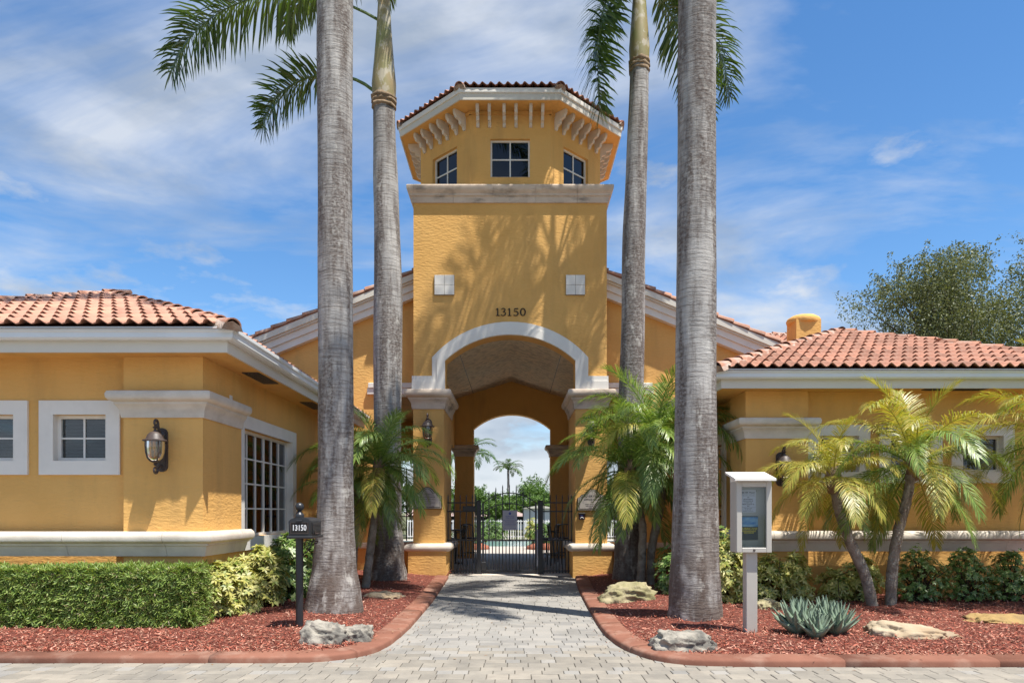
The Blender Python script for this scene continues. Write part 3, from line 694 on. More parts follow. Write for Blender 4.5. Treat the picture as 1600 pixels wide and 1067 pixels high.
# ------------------------------------------------------------------ gate tower with its gabled main block
Xc = -.1; Yt = 16.47; TL, TR = -2.323, 2.12; Hw = (TR-TL)/2; Xc = (TL+TR)/2
GT = thing('gate_tower', (Xc, 19, 0), 'tall yellow entrance tower with octagonal tiled lantern storey and arched gateway through it', 'building')
ZB, ZC = 8.59, 8.97           # body top / cornice top
ah, zs, zc = 1.49, 4.97, 5.56   # arch half span, spring, crown
def arc_pts(h, z0, z1, n=24, cx=None):
    cx = Xc if cx is None else cx
    r = (h*h+(z1-z0)**2)/(2*(z1-z0)); c = z1-r; a = math.asin(min(1, h/r))
    return [(cx+r*math.sin(-a+2*a*i/n), c+r*math.cos(-a+2*a*i/n)) for i in range(n+1)]
arch = arc_pts(ah, zs, zc)
xz = lambda p, q, r: (p, r, q)
Zk = 4.31
poly = [(TL, Zk), (TL, ZB+.1), (TR, ZB+.1), (TR, Zk), (Xc+ah, Zk)]+list(reversed(arch))+[(Xc-ah, Zk)]
obj('tower_front_wall', MB().prism(poly, xz, Yt, Yt+.45), 'stucco', GT)
obj('tower_side_wall', MB().box(TL, Yt+.45, Zk, TL+.3, Yt+4.44, ZB+.1), 'stucco', GT)
obj('tower_side_wall', MB().box(TR-.3, Yt+.45, Zk, TR, Yt+4.44, ZB+.1), 'stucco', GT)
obj('tower_back_wall', MB().box(TL+.3, Yt+4.14, 5.9, TR-.3, Yt+4.44, ZB+.1), 'stucco', GT)
# arch trim: two flush steps and level returns at the springing
def trim(off, z0, d0, d1, zlo, zret):
    inn = arc_pts(ah+.004, zs, zc+.004); out = arc_pts(ah+off, zs+off*.25, zc+off)
    pl = [(TL-.03, zlo), (TL-.03, zret), (Xc-ah-off, zret)]+out+[(Xc+ah+off, zret), (TR+.03, zret), (TR+.03, zlo), (Xc+ah+.004, zlo)]+list(reversed(inn))+[(Xc-ah-.004, zlo)]
    return MB().prism(pl, xz, d0, d1)
obj('arch_trim', trim(.30, 0, Yt-.05, Yt+.02, Zk+.003, 4.62), 'white', GT)
obj('arch_trim', trim(.19, 0, Yt-.075, Yt-.048, Zk+.003, 4.50), 'white', GT)
# tower cornice in cut stone blocks
def rect(x0, y0, x1, y1): return [(x0, y0), (x1, y0), (x1, y1), (x0, y1)]
CORN = [(-.05, ZB), (.03, ZB), (.04, ZB+.03), (.045, ZB+.13), (.075, ZB+.15), (.08, ZB+.2), (.12, ZB+.24), (.14, ZB+.28), (.145, ZC-.02), (.13, ZC), (-.05, ZC)]
cp = [(TL, Yt+4.44), (TL, Yt), (TR, Yt), (TR, Yt+4.44)]
moulding('cornice_block', CORN, cp, [4.44, .9, .93, .96, .95, .9], 'cap', GT)
obj('cornice_deck', MB().box(TL+.04, Yt+.04, ZB+.05, TR-.04, Yt+4.4, ZC-.004), 'cap', GT)
# number and square medallions
obj_m = None
for x0, x1 in ((679, 710), (884, 914)):
    a, b = PX(x0, Yt), PX(x1, Yt); z1, z0 = PZ(430.5, Yt), PZ(461.5, Yt)
    md = obj('square_medallion', MB().box(a, Yt-.03, z0, b, Yt+.01, z1), 'joint', GT)
    for i in range(2):
        for j in range(2):
            w = (b-a)/2; h = (z1-z0)/2
            obj('medallion_tile', MB().bbox(a+i*w+.003, Yt-.045, z0+j*h+.003, a+(i+1)*w-.003, Yt-.025, z0+(j+1)*h-.003, .004), 'white', md)
def stroke_digit(d):
    S = {'1': [[(-.22, .80, .05), (.02, .97, .10), (.02, .9, .15), (.02, .5, .15), (.02, .04, .15)], [(-.22, .03, .07), (.26, .03, .07)]],
         '3': [[(-.27, .82, .05), (-.12, .95, .07), (.08, .97, .09), (.22, .85, .13), (.20, .68, .12), (.05, .56, .07), (-.06, .53, .06)], [(-.06, .54, .06), (.12, .52, .08), (.27, .38, .15), (.25, .18, .14), (.08, .03, .09), (-.12, .02, .08), (-.30, .12, .12)]],
         '5': [[(.30, .94, .12), (-.02, .93, .13), (-.17, .93, .08)], [(-.17, .95, .06), (-.22, .55, .06)], [(-.22, .56, .06), (.02, .60, .10), (.24, .48, .14), (.29, .28, .16), (.18, .08, .12), (-.05, .01, .09), (-.30, .08, .12)]],
         '0': [[(.30*math.sin(a), .49+.47*math.cos(a), .06+.11*abs(math.sin(a))) for a in [2*PI*k/20 for k in range(21)]]]}[d]
    mb = MB()
    for st in S:
        m = len(st); vs = []
        for i, (x, y, w) in enumerate(st):
            t = Vector((st[min(i+1, m-1)][0]-st[max(i-1, 0)][0], st[min(i+1, m-1)][1]-st[max(i-1, 0)][1])).normalized(); n = Vector((-t.y, t.x))*w/2
            for z in (0, .08): vs += [(x+n.x, y+n.y, z), (x-n.x, y-n.y, z)]
        fs = []
        for i in range(m-1):
            a = i*4; b = a+4; fs += [(a+2, a+3, b+3, b+2), (a, b, b+1, a+1), (a, a+2, b+2, b), (a+1, b+1, b+3, a+3)]
        fs += [(0, 1, 3, 2), (4*m-4, 4*m-2, 4*m-1, 4*m-3)]
        mb.add(vs, fs)
    return mb
zb = PZ(493.7, Yt); hd = PZ(481.8, Yt)-zb
for ch, pxx in zip('13150', (777.5, 786.5, 796, 806, 817)):
    obj('house_number_digit', stroke_digit(ch), 'black', GT, T(PX(pxx, Yt), Yt-.004, zb) @ UP @ Matrix.Diagonal((hd, hd, .25, 1)))
# piers: base, band, shaft, cap
for s in (-1, 1):
    xo = TL-.01 if s < 0 else TR+.01; xi = -1.632 if s < 0 else 1.40
    a, b = sorted((xo, xi)); yb = 18.5
    obj('pier_shaft', MB().box(a, Yt+.02, -.05, b, yb, Zk-.002), 'stucco', GT)
    sx = .10
    obj('pier_base', MB().box(a-(sx if s < 0 else .07), Yt-.12, -.05, b+(sx if s > 0 else .07), yb+.05, .62), 'stucco', GT)
    loop = [(a, yb), (a, Yt+.02), (b, Yt+.02), (b, yb)]
    BAND = [(0, .60), (.10, .60), (.15, .615), (.178, .65), (.182, .70), (.165, .745), (.12, .775), (.05, .785), (0, .785)]
    moulding('pier_band', BAND, loop, [9], 'stone', GT)
    moulding('pier_capital', CAPP(Zk, 3.87, 1.18), loop, [9], 'cap', GT)
# gateway: vault, inner walls, rear arch
Yr = 23.6; zr = 5.80; ze_ = 5.22; hv = 1.86
def vslab(s):
    x0, x1 = Xc, Xc+s*hv
    mb = MB(); mb.prism([(x0, zr), (x1, ze_), (x1, ze_+.15), (x0, zr+.15)], xz, Yt+.45, Yr); return mb
for s in (-1, 1):
    obj('vault_ceiling', vslab(s), 'ceiling', GT)
    x = Xc+s*hv; a, b = sorted((x, x+s*.25))
    obj('gateway_side_wall', MB().box(a, Yt+.45, 3.6, b, Yr, ze_+.4), 'stucco', GT)
    obj('control_joint', MB().prism([(Xc+s*1.25, zr-.31*1.25-.004), (Xc+s*1.265, zr-.31*1.265-.004), (Xc+s*1.265, zr-.31*1.265+.01), (Xc+s*1.25, zr-.31*1.25+.01)], xz, Yt+.5, Yr-.02), 'bronze', GT)
    obj('downlight', MB().bbox(Xc+s*1.45-.1, Yr-1.2, 5.31, Xc+s*1.45+.1, Yr-1.05, 5.36, .01), 'white', GT)
rh = 1.264
rarch = arc_pts(rh, 4.24, 4.72, 20, -.084); cx = -.084
pl = [(-2.6, 3.7), (-2.6, 6.2), (2.4, 6.2), (2.4, 3.7), (cx+rh, 3.7)]+list(reversed(rarch))+[(cx-rh, 3.7)]
obj('rear_arch_wall', MB().prism(pl, xz, Yr, Yr+.35), 'stucco', GT)
for s in (-1, 1):
    a, b = sorted((cx+s*rh, cx+s*(rh+.62)))
    obj('rear_pier', MB().box(a, Yr-.02, -.05, b, Yr+.55, 3.7), 'stucco', GT)
    moulding('rear_capital', CAPP(3.70, 3.33, 1.1), [(a, Yr+.5), (a, Yr-.02), (b, Yr-.02), (b, Yr+.5)], [9], 'cap', GT)
# main gabled block left and right of the tower
Ym = 17.3; rz = lambda x: 8.10-.405*abs(x-Xc)
for s in (-1, 1):
    xi = TL if s < 0 else TR; xo = Xc+s*6.4; op = xi+s*1.0
    pts = [(xi, 4.45), (xi, rz(xi)-.25), (xo, rz(xo)-.25), (xo, -.05), (op, -.05), (op, 4.45)]
    obj('gable_wall', MB().prism(pts, xz, Ym, Ym+.3), 'stucco', GT)
    a, b = sorted((xi+s*-.1, op))
    obj('parapet_wall', MB().box(a, Ym, -.05, b, Ym+.28, .78), 'stucco', GT)
    a2, b2 = sorted((xi, op+s*.22))
    obj('lintel_trim', MB().bbox(a2, Ym-.09, 4.33, b2, Ym+.32, 4.48, .008), 'white', GT)
    obj('lintel_trim', MB().bbox(a2+.03, Ym-.12, 4.48, b2-.03, Ym+.30, 4.60, .008), 'white', GT)
    a3, b3 = sorted((xi, xo)); 
    BD = [(0, .62), (.06, .625), (.09, .65), (.095, .71), (.07, .755), (.02, .775), (0, .775)]
    moulding('wall_band', BD, [(a3, Ym), (b3, Ym)], [1.4], 'stone', GT)
    # lanai behind the side opening
    obj('lanai_back_wall', wall(*sorted((xi, xo)), -.05, 6.2, lambda u, z, d: (u, Yr+d, z), .25, [(*sorted((xi+s*.15, xi+s*3.0)), .0, 3.2)]), 'stucco', GT)
    obj('lanai_ceiling', MB().box(min(xi, xo), Ym+.3, 4.48, max(xi, xo), Yr, 4.6), 'stucco', GT)
    obj('lanai_side_wall', MB().box(min(op+s*2.2, op+s*2.45), Ym+.3, -.05, max(op+s*2.2, op+s*2.45), Yr, 4.45), 'stucco', GT)
    # rake boards, roof deck, rake tiles
    e = Xc+s*6.75; xt = xi-s*.05
    def rake(o0, o1, y0, y1, name, m='white'):
        obj(name, MB().prism([(xt, rz(xt)-o1), (e, rz(e)-o1), (e, rz(e)-o0), (xt, rz(xt)-o0)], xz, y0, y1), m, GT)
    rake(.03, .17, 16.95, 17.29, 'rake_crown', 'fascia'); rake(.17, .22, 17.0, 17.29, 'rake_cove', 'fascia'); rake(.22, .38, 17.06, 17.29, 'rake_board'); rake(.38, .55, 17.11, 17.29, 'rake_board')
    for (x0, x1, yy0, yy1) in ((Xc, e, Ym-.2, 24.3),):
        obj('roof_deck', MB().prism([(x0, rz(x0)-.03), (x1, rz(x1)-.03), (x1, rz(x1)), (x0, rz(x0))], xz, yy0, yy1), 'deck', GT)
    f = [(e, 24.3 if s < 0 else Ym-.2, rz(e)), (e, Ym-.2 if s < 0 else 24.3, rz(e))]; r_ = [(Xc, Ym-.2 if s < 0 else 24.3, rz(Xc)), (Xc, 24.3 if s < 0 else Ym-.2, rz(Xc))]
    slope_tiles(GT, f[0], f[1], r_, single=False)
    cap_run('rake_tile', GT, (e, 17.03, rz(e)-.01), (xt, 17.03, rz(xt)-.01), ex=.40, up=.03, mortar=False)
    obj('rake_filler', MB().prism([(xt, rz(xt)-.03), (e, rz(e)-.03), (e, rz(e)+.06), (xt, rz(xt)+.06)], xz, 16.98, 17.12), 'tile', GT)
# octagon storey
ap_ = Hw; Yo = Yt+Hw; s8 = 2*ap_*math.tan(PI/8)
Zo = 10.70
def face_fn(k, apo=ap_):
    an = -PI/2+k*PI/4; n = Vector((math.cos(an), math.sin(an))); u = Vector((-n.y, n.x)); c = Vector((Xc, Yo))+n*apo
    return (lambda uu, z, d: (c.x+u.x*uu-n.x*d, c.y+u.y*uu-n.y*d, z)), n, u, c
for k in range(8):
    fn, n, u, c = face_fn(k)
    win = (-.455, .455, 9.19, 10.07)
    hole = [win] if k in (0, 1, 7, 2, 6) else []
    obj('octagon_wall', wall(-s8/2, s8/2, ZC-.05, Zo, fn, .22, hole), 'stucco', GT)
    if hole: window_unit(GT, fn, *win, 2, 2, glassm='tintglass', recess=.11, sash=.04, bar=.03)
    for x in (-.70, -.42, -.14, .14, .42, .70) if False else (-.74, -.47, -.135, .135, .47, .74):
        pr = [(0, 10.32), (.03, 10.32), (.055, 10.35), (.06, 10.39), (.10, 10.41), (.15, 10.42), (.165, 10.46), (.17, 10.50), (.22, 10.515), (.28, 10.53), (.30, 10.57), (.33, 10.60), (.34, 10.66), (.34, Zo-.002), (0, Zo-.002)]
        obj('eave_bracket', MB().prism(pr, lambda p, q, r: fn(r, q, -p), x-.035, x+.035), 'stone', GT)
    # flat band under the soffit
    obj('frieze_band', MB().prism([(-s8/2-.03, 10.62), (s8/2+.03, 10.62), (s8/2+.03, Zo-.004), (-s8/2-.03, Zo-.004)], lambda p, q, r: fn(p, q, r), -.028, .03), 'stucco', GT)
ov = .49
def octo(apo, z): 
    r = apo/math.cos(PI/8); return [(Xc+r*math.cos(-PI/2-PI/8+k*PI/4), Yo+r*math.sin(-PI/2-PI/8+k*PI/4), z) for k in range(8)]
o1 = octo(ap_+ov, Zo); o2 = octo(ap_+ov, Zo+.04); i1 = octo(ap_-.1, Zo); 
obj('soffit', MB().add(o1+i1, [(k, (k+1) % 8, 8+(k+1) % 8, 8+k) for k in range(8)]).add(o2, [tuple(range(8))]), 'stucco', GT)
ring = [(p[0], p[1]) for p in octo(ap_+ov, 0)]
obj('fascia_board', sweep([(-.03, Zo-.012), (.0, Zo-.012), (.004, Zo+.11), (.004, Zo+.13), (-.03, Zo+.13)], ring, True), 'fascia', GT)
obj('fascia_board', sweep([(-.03, Zo+.131), (.025, Zo+.131), (.03, Zo+.15), (.03, Zo+.235), (-.03, Zo+.235)], ring, True), 'white', GT)
ze8 = Zo+.24; apo8 = ap_+ov+.03; apx = Vector((Xc, Yo, ze8+.417*apo8)); e8 = [Vector(p) for p in octo(apo8, ze8)]
obj('octagon_roof_deck', MB().add(e8+[apx], [(k, (k+1) % 8, 8) for k in range(8)]), 'deck', GT)
for k in range(8):
    slope_tiles(GT, e8[k], e8[(k+1) % 8], [apx], single=(k in (0, 1, 7, 2, 6)), limit=58)
    cap_run('hip_tile', GT, e8[k], apx)
# rear hip roof and chimney right of the tower
RR = thing('rear_roof_block', (7.2, 19.5, 0), 'low tile roofed block just behind the chimney and the right wing', 'building')
obj('block_wall', MB().box(5.6, 18.2, 0, 8.9, 22.6, 5.3), 'stucco', RR)
q = [Vector(v) for v in ((5.0, 17.6, 5.32), (9.4, 17.6, 5.32), (9.4, 23.4, 5.32), (5.0, 23.4, 5.32))]; r1, r2 = Vector((6.6, 20.5, 6.52)), Vector((7.9, 20.5, 6.52))
obj('roof_deck', MB().add(q+[r1, r2], [(0, 1, 5, 4), (1, 2, 5), (2, 3, 4, 5), (3, 0, 4)]), 'deck', RR)
slope_tiles(RR, q[0], q[1], [r2, r1]); cap_run('ridge_tile', RR, r1, r2); cap_run('hip_tile', RR, q[1], r2); cap_run('hip_tile', RR, q[0], r1)
CH = thing('chimney', (7.1, 17.6, 4.6), 'square yellow stucco chimney with rounded cap behind the right hip ridge', 'chimney')
obj('chimney_stack', MB().box(6.80, 17.3, 4.4, 7.40, 17.90, 6.16), 'stucco', CH)
obj('chimney_cap', MB().lathe([(.33, 6.10), (.39, 6.12), (.405, 6.18), (.38, 6.24), (.28, 6.30), (.05, 6.33)], (7.1, 17.62, 0), 20), 'stucco', CH, smooth=True)
# ------------------------------------------------------------------ iron gate and fence panels
Yg_ = 17.3
def xg(px): return PX(px, Yg_)
def picket(parent, x, z0, z1, r=.012, y=Yg_, tip=True):
    mb = MB().box(x-r, y-r, z0, x+r, y+r, z1)
    if tip: mb.add([(x-r, y-r, z1), (x+r, y-r, z1), (x+r, y+r, z1), (x-r, y+r, z1), (x, y, z1+.06)], [(0, 1, 4), (1, 2, 4), (2, 3, 4), (3, 0, 4)])
    obj('picket', mb, 'metal', parent)
gx0, gx1 = xg(753.5), xg(838.5); gc = (gx0+gx1)/2
G = thing('iron_gate', (gc, Yg_, 0), 'black iron gate with arched double top rail and pointed pickets closing the archway', 'gate')
def arcz(x, zs_, zc_, h): 
    r = (h*h+(zc_-zs_)**2)/(2*(zc_-zs_)); return zc_-r+math.sqrt(max(0, r*r-(x-gc)**2))
hh = (gx1-gx0)/2
up_ = lambda x: arcz(x, 1.70, 1.965, hh); lo_ = lambda x: arcz(x, 1.48, 1.71, hh)
for f_ in (up_, lo_):
    obj('arched_rail', MB().tube([(gx0+(gx1-gx0)*i/20, Yg_, f_(gx0+(gx1-gx0)*i/20)) for i in range(21)], .016, 4), 'metal', G)
for z, t in ((.83, .016), (.09, .02)): obj('rail', MB().box(gx0, Yg_-.018, z-t, gx1, Yg_+.018, z+t), 'metal', G)
for x in (gx0+.02, gx1-.02): obj('stile', MB().box(x-.022, Yg_-.022, .05, x+.022, Yg_+.022, 1.72), 'metal', G)
n = 16
for i in range(1, n):
    x = gx0+(gx1-gx0)*i/n
    if i % 2 == 0: picket(G, x, .08, up_(x)+.17-.04*abs(x-gc)/hh)
    else: picket(G, x, .08, .83, tip=False)
obj('lock_box', MB().bbox(gx0-.02, Yg_-.06, .12, gx0+.1, Yg_-.02, .30), 'metal', G)
obj('pull_plate', MB().bbox(gx1+.0, Yg_-.05, .2, gx1+.035, Yg_-.025, 1.08), 'gatesign', G)
for nm, px, w in (('left', 748, .055), ('right', 844.5, .062)):
    x = xg(px)
    p = thing('gate_post', (x, Yg_, 0), 'square black gate post on the left of the arched gate with bolted foot' if nm == 'left' else 'square black gate post on the right of the arched gate beside the pull plate', 'post', 'posts either side of the iron gate')
    obj('post', MB().bbox(x-w, Yg_-w, 0, x+w, Yg_+w, 1.76, .006), 'metal', p); obj('post_cap', MB().bbox(x-w-.008, Yg_-w-.008, 1.762, x+w+.008, Yg_+w+.008, 1.785, .006), 'metal', p)
    obj('foot_plate', MB().bbox(x-w-.02, Yg_-w-.02, .012, x+w+.02, Yg_+w+.02, .03, .004), 'metal', p)
for a, b, lab in ((TL+.70, xg(748)-.06, 'black iron fence panel with spear pickets and mail slot between left pier and gate post'), (xg(844.5)+.065, 1.395, 'black iron fence panel with spear pickets between right pier and gate post')):
    f = thing('iron_fence', ((a+b)/2, Yg_, 0), lab, 'fence', 'iron fence panels beside the gate')
    for z in (1.73, 1.52, .83, .09): obj('rail', MB().box(a, Yg_-.016, z-.015, b, Yg_+.016, z+.015), 'metal', f)
    n = 9
    for i in range(n+1):
        x = a+.02+(b-a-.04)*i/n
        if i % 2 == 0 or i == n: picket(f, x, .03, 1.88)
        else: picket(f, x, .03, .83, tip=False)
    if a < 0: obj('slot_box', MB().bbox(xg(723), Yg_-.06, 1.53, xg(744), Yg_-.02, 1.65), 'metal', f)
sg = thing('gate_sign', (xg(796.5), Yg_-.03, 1.3), 'grey rules sign with blue print fixed on the bars of the iron gate', 'sign')
sx0, sx1, sz0, sz1 = xg(785.5), xg(808), PZ(828, Yg_), PZ(797, Yg_)
obj('board', MB().bbox(sx0, Yg_-.034, sz0, sx1, Yg_-.024, sz1, .003), 'gatesign', sg)
def line_text(s, x, y, z, size, m, parent, bold=0, sx=1.0):
    obj('lettering', text_mesh(s, size, bold=bold), m, parent, T(x, y, z) @ UP @ Matrix.Diagonal((sx, 1, 1, 1)))
hs = sz1-sz0
cxs = (sx0+sx1)/2
obj('emblem', MB().prism([(0, .045), (.012, .02), (.035, .01), (.02, -.008), (.028, -.03), (-.028, -.03), (-.02, -.008), (-.035, .01), (-.012, .02)], lambda p, q, r: (cxs+p, Yg_-.036+r, sz1-.075+q), 0, .003), 'bluetext', sg)
for t, z, sz_ in (('SILVER FALLS', .30, .036), ('POOL RULES', .38, .036), ('POOL HOURS DAWN TO DUSK', .50, .022), ('NO GLASS OR ANIMALS', .56, .022), ('NO FOOD OR DRINK', .62, .022), ('SHOWER BEFORE ENTERING', .70, .022), ('NO LIFEGUARD ON DUTY', .77, .022), ('SWIM AT YOUR OWN RISK', .92, .024)):
    line_text(t, cxs, Yg_-.0365, sz1-hs*z, sz_, 'bluetext', sg)
# fence bars in the openings either side of the piers
for s in (-1, 1):
    a, b = sorted(((TL if s < 0 else TR), (TL if s < 0 else TR)+s*1.0))
    f = thing('window_bars', ((a+b)/2, Ym+.12, .78), 'black iron bars in the wall opening left of the gateway' if s < 0 else 'black iron bars in the wall opening right of the gateway', 'bars', 'iron bars in the side openings')
    for z in (.88, 1.40, 1.66): obj('rail', MB().box(a, Ym+.105, z-.014, b, Ym+.135, z+.014), 'metal', f)
    for i in range(5): picket(f, a+.1+(b-a-.2)*i/4, .80, 2.55, y=Ym+.12)

# ------------------------------------------------------------------ wall plaques, keypad
def plaque(px0, px1, py0, py1, lab, lines):
    Y = Yt+.02; x0, x1 = PX(px0, Y), PX(px1, Y); z1, z0 = PZ(py0, Y), PZ(py1, Y); w = (x1-x0)/2; h = z1-z0; cx_ = (x0+x1)/2
    t = thing('wall_plaque', (cx_, Y, z0), lab, 'plaque', 'arched plaques on the gate piers')
    def outline(k):
        a = w-k; r = []
        r += [(-a, k), (-a, h*.58-k*.2), (-a+.06*1, h*.64-k*.3), (-a+.085, h*.72-k*.3), (-a+.15, h*.76-k*.5)]
        for i in range(9): q = -1+2*i/8; r.append((q*(a-.17), h*.80-k*.8+(h*.20)*(1-q*q)-k*.2))
        r += [(a-.15, h*.76-k*.5), (a-.085, h*.72-k*.3), (a-.06, h*.64-k*.3), (a, h*.58-k*.2), (a, k)]
        return r
    fn = lambda p, q, r: (cx_+p, Y+r, z0+q)
    obj('edge', MB().prism(outline(0), fn, -.03, .002), 'black', t); obj('rim', MB().prism(outline(.015), fn, -.042, -.028), 'plaquerim', t)
    obj('inner_edge', MB().prism(outline(.036), fn, -.044, -.04), 'black', t); obj('face', MB().prism(outline(.046), fn, -.047, -.043), 'plaque', t)
    for s, zz, sz_ in lines: line_text(s, cx_, Y-.049, z0+zz*h, sz_, 'blacktext', t)
plaque(645.5, 690.5, 760.5, 795, 'arched plaque with thin headline on the left pier under a lantern', [('SILVER FALLS', .66, .05), ('RECREATION CENTER', .54, .036), ('MEMBERS AND GUESTS ONLY', .44, .026), ('NO SOLICITING', .36, .026), ('ALL VISITORS MUST REGISTER', .28, .026), ('AT THE OFFICE', .20, .026), ('PLEASE KEEP GATE CLOSED', .12, .026)])
plaque(902, 948.5, 763.5, 797.5, 'arched plaque with two-column hours on the right pier above the red keypad', [('SILVER FALLS', .66, .07), ('OFFICE HOURS', .51, .055), ('Hours', .40, .032), ('Monday - Thursday  9:00 - 5:00', .30, .026), ('Friday - Saturday  9:00 - 1:00', .22, .026), ('Sunday  Closed', .14, .026)])
kp = thing('keypad', (PX(909, Yt), Yt, 1.41), 'small black and red keypad under the plaque on the right pier', 'keypad')
kx = PX(909, Yt)
obj('case', MB().bbox(kx-.072, Yt-.045, 1.33, kx+.072, Yt+.02, 1.47, .012), 'keypad', kp)
obj('hood', MB().bbox(kx-.08, Yt-.06, 1.455, kx+.08, Yt+.015, 1.485, .008), 'black', kp)
obj('light_strip', MB().box(kx-.04, Yt-.049, 1.415, kx+.03, Yt-.044, 1.44), 'bluetext', kp); obj('arc_mark', MB().tube([(kx-.035, Yt-.047, 1.36), (kx-.015, Yt-.047, 1.385), (kx+.015, Yt-.047, 1.385), (kx+.035, Yt-.047, 1.36)], .007, 5), 'whitetext', kp)

# ------------------------------------------------------------------ wall lanterns
def lantern():
    t = thing('wall_lantern', (0, 0, 0), 'bronze scroll lantern with amber glass on the front pillar of the left wing', 'lantern', 'bronze wall lanterns')
    pr = []
    for i in range(13): a = PI*i/12; pr.append((.075*math.cos(a), .21+.075*math.sin(a)))
    for i in range(13): a = PI+PI*i/12; pr.append((.075*math.cos(a), -.21+.075*math.sin(a)))
    part('backplate', MB().prism(pr, lambda p, q, r: (p, r, q), -.03, 0).prism([(p*.72, q*.93) for p, q in pr], lambda p, q, r: (p, r, q), -.045, -.029), 'bronze', t)
    def spiral(c, r0, r1, a0, a1, n=18): return [(0, c[0]+(r0+(r1-r0)*i/n)*math.cos(a0+(a1-a0)*i/n), c[1]+(r0+(r1-r0)*i/n)*math.sin(a0+(a1-a0)*i/n)) for i in range(n+1)]
    # upper scroll rises from the plate, hooks over and curls in
    up = [(0, -.04, .20), (0, -.09, .24), (0, -.12, .30)]+spiral((-.175, .325), .055, .018, .0, 2*PI*.95)
    part('upper_scroll', MB().tube(up, [.019]*3+[.019-.007*i/18 for i in range(19)], 8), 'bronze', t, smooth=True)
    lo = [(0, -.04, -.20), (0, -.09, -.23), (0, -.13, -.26)]+spiral((-.185, -.265), .055, .018, 0, -2*PI*.9)
    part('lower_scroll', MB().tube(lo, [.018]*3+[.018-.006*i/18 for i in range(19)], 8), 'bronze', t, smooth=True)
    part('rosette', MB().lathe([(.0, 0), (.05, .0), (.06, .015), (.03, .03), (.0, .035)], (0, 0, 0), 10), 'bronze', t, True, None, T(0, -.045, .19) @ Matrix.Rotation(PI/2, 4, 'X'))
    y = -.19
    part('roof', MB().lathe([(.012, .30), (.02, .285), (.035, .275), (.02, .262), (.012, .25), (.02, .24), (.025, .222), (.06, .21), (.095, .175), (.112, .13), (.118, .12), (.15, .112), (.152, .098), (.12, .094), (.02, .092)], (0, y, 0), 18), 'bronze', t, True)
    part('glass', MB().lathe([(.112, .092), (.113, .03), (.108, -.05), (.09, -.115), (.062, -.15), (.03, -.162)], (0, y, 0), 18), 'lampglass', t, True)
    for k in range(4):
        a = PI/4+k*PI/2; c, s_ = math.cos(a), math.sin(a)
        part('rib', MB().tube([(c*r, y+s_*r, z) for r, z in ((.12, .092), (.121, .03), (.115, -.05), (.096, -.118), (.066, -.155), (.03, -.168))], .008, 5), 'bronze', t)
    part('bottom_finial', MB().lathe([(.05, -.155), (.055, -.165), (.03, -.178), (.015, -.19), (.022, -.20), (.012, -.215), (.003, -.22)], (0, y, 0), 12), 'bronze', t, True)
    part('candle_tubes', MB().tube([(-.025, y, -.15), (-.025, y, -.02)], .01, 6).tube([(.025, y, -.15), (.025, y, -.04)], .01, 6).tube([(0, y+.02, -.15), (0, y+.02, .0)], .01, 6), 'plaquerim', t)
    return t
LN = lantern()
m0 = T(PX(254, 9.35), 9.35, PZ(703, 9.35)+.0); LN.matrix_basis = m0
copy_tree(LN, T(PX(1219, 12.0), 12.0, PZ(733, 12)), 'dark bronze lantern on the right wing pillar half hidden by palm fronds')
copy_tree(LN, T(-1.98, Yt+.02, 3.33) @ Matrix.Diagonal((1.1, 1.1, 1.1, 1)), 'bronze lantern on the left gate pier above its plaque, behind green fronds')
copy_tree(LN, T(1.76, Yt+.02, 3.33) @ Matrix.Diagonal((1.1, 1.1, 1.1, 1)), 'bronze lantern on the right gate pier hidden behind the big pygmy palm')

# ------------------------------------------------------------------ mailbox
Yb = 8.72; mx_ = PX(468, Yb)
mbx = thing('mailbox', (mx_, Yb, .1), 'black post mailbox numbered 13150 with ball finial in the left mulch bed', 'mailbox')
obj('post', MB().tube([(mx_, Yb, 0), (mx_, Yb, 1.46)], .046, 12), 'post', mbx, smooth=True)
obj('collar', MB().lathe([(.05, 1.42), (.056, 1.43), (.056, 1.47), (.048, 1.48), (.03, 1.50), (.02, 1.52)], (mx_, Yb, 0), 14), 'post', mbx, smooth=True)
obj('ball_finial', MB().lathe([(.054*math.sin(a), 1.565-.054*math.cos(a)) for a in [PI*(i+.3)/12.6 for i in range(13)]], (mx_, Yb, 0), 16), 'post', mbx, smooth=True)
bx = mx_+.075; zb0 = 1.225
# box end faces the viewer with a domed top; body runs back
bpoly = [(-.125, 0), (.125, 0), (.13, .16)]+[(.13*math.cos(a), .16+.055*math.sin(a)) for a in [PI*i/10 for i in range(1, 10)]]+[(-.13, .16)]
RZ = Matrix.Rotation(math.radians(0), 4, 'Z'); MBX = T(bx+.015, Yb-.1, zb0) @ RZ
def mpart(name, mb, m): return obj(name, mb, m, mbx, MBX)
mpart('box_body', MB().prism(bpoly, lambda p, q, r: (p, r, q), -.18, .26), 'post')
dr = mpart('door', MB().prism([(p*.99, q*.99+.001) for p, q in bpoly], lambda p, q, r: (p, r, q), -.20, -.182), 'post')
obj('number_plate', MB().bbox(-.1, -.211, .03, .1, -.199, .15, .003), 'black', dr, MBX)
pf = MB()
for a in ((-.104, .024, .104, .03), (-.104, .15, .104, .156), (-.104, .03, -.098, .15), (.098, .03, .104, .15)): pf.box(a[0], -.215, a[1], a[2], -.2, a[3])
obj('plate_rim', pf, 'bronze', dr, MBX)
obj('lettering', text_mesh('13150', .095, bold=.0012), 'whitetext', dr, MBX @ T(0, -.2125, .09) @ UP @ Matrix.Diagonal((.72, 1, 1, 1)))
obj('door_handle', MB().bbox(-.035, -.225, .165, .035, -.2, .185, .004), 'post', dr, MBX)
mpart('base_shelf', MB().bbox(-.15, -.22, -.035, .15, .28, -.002, .008), 'post')
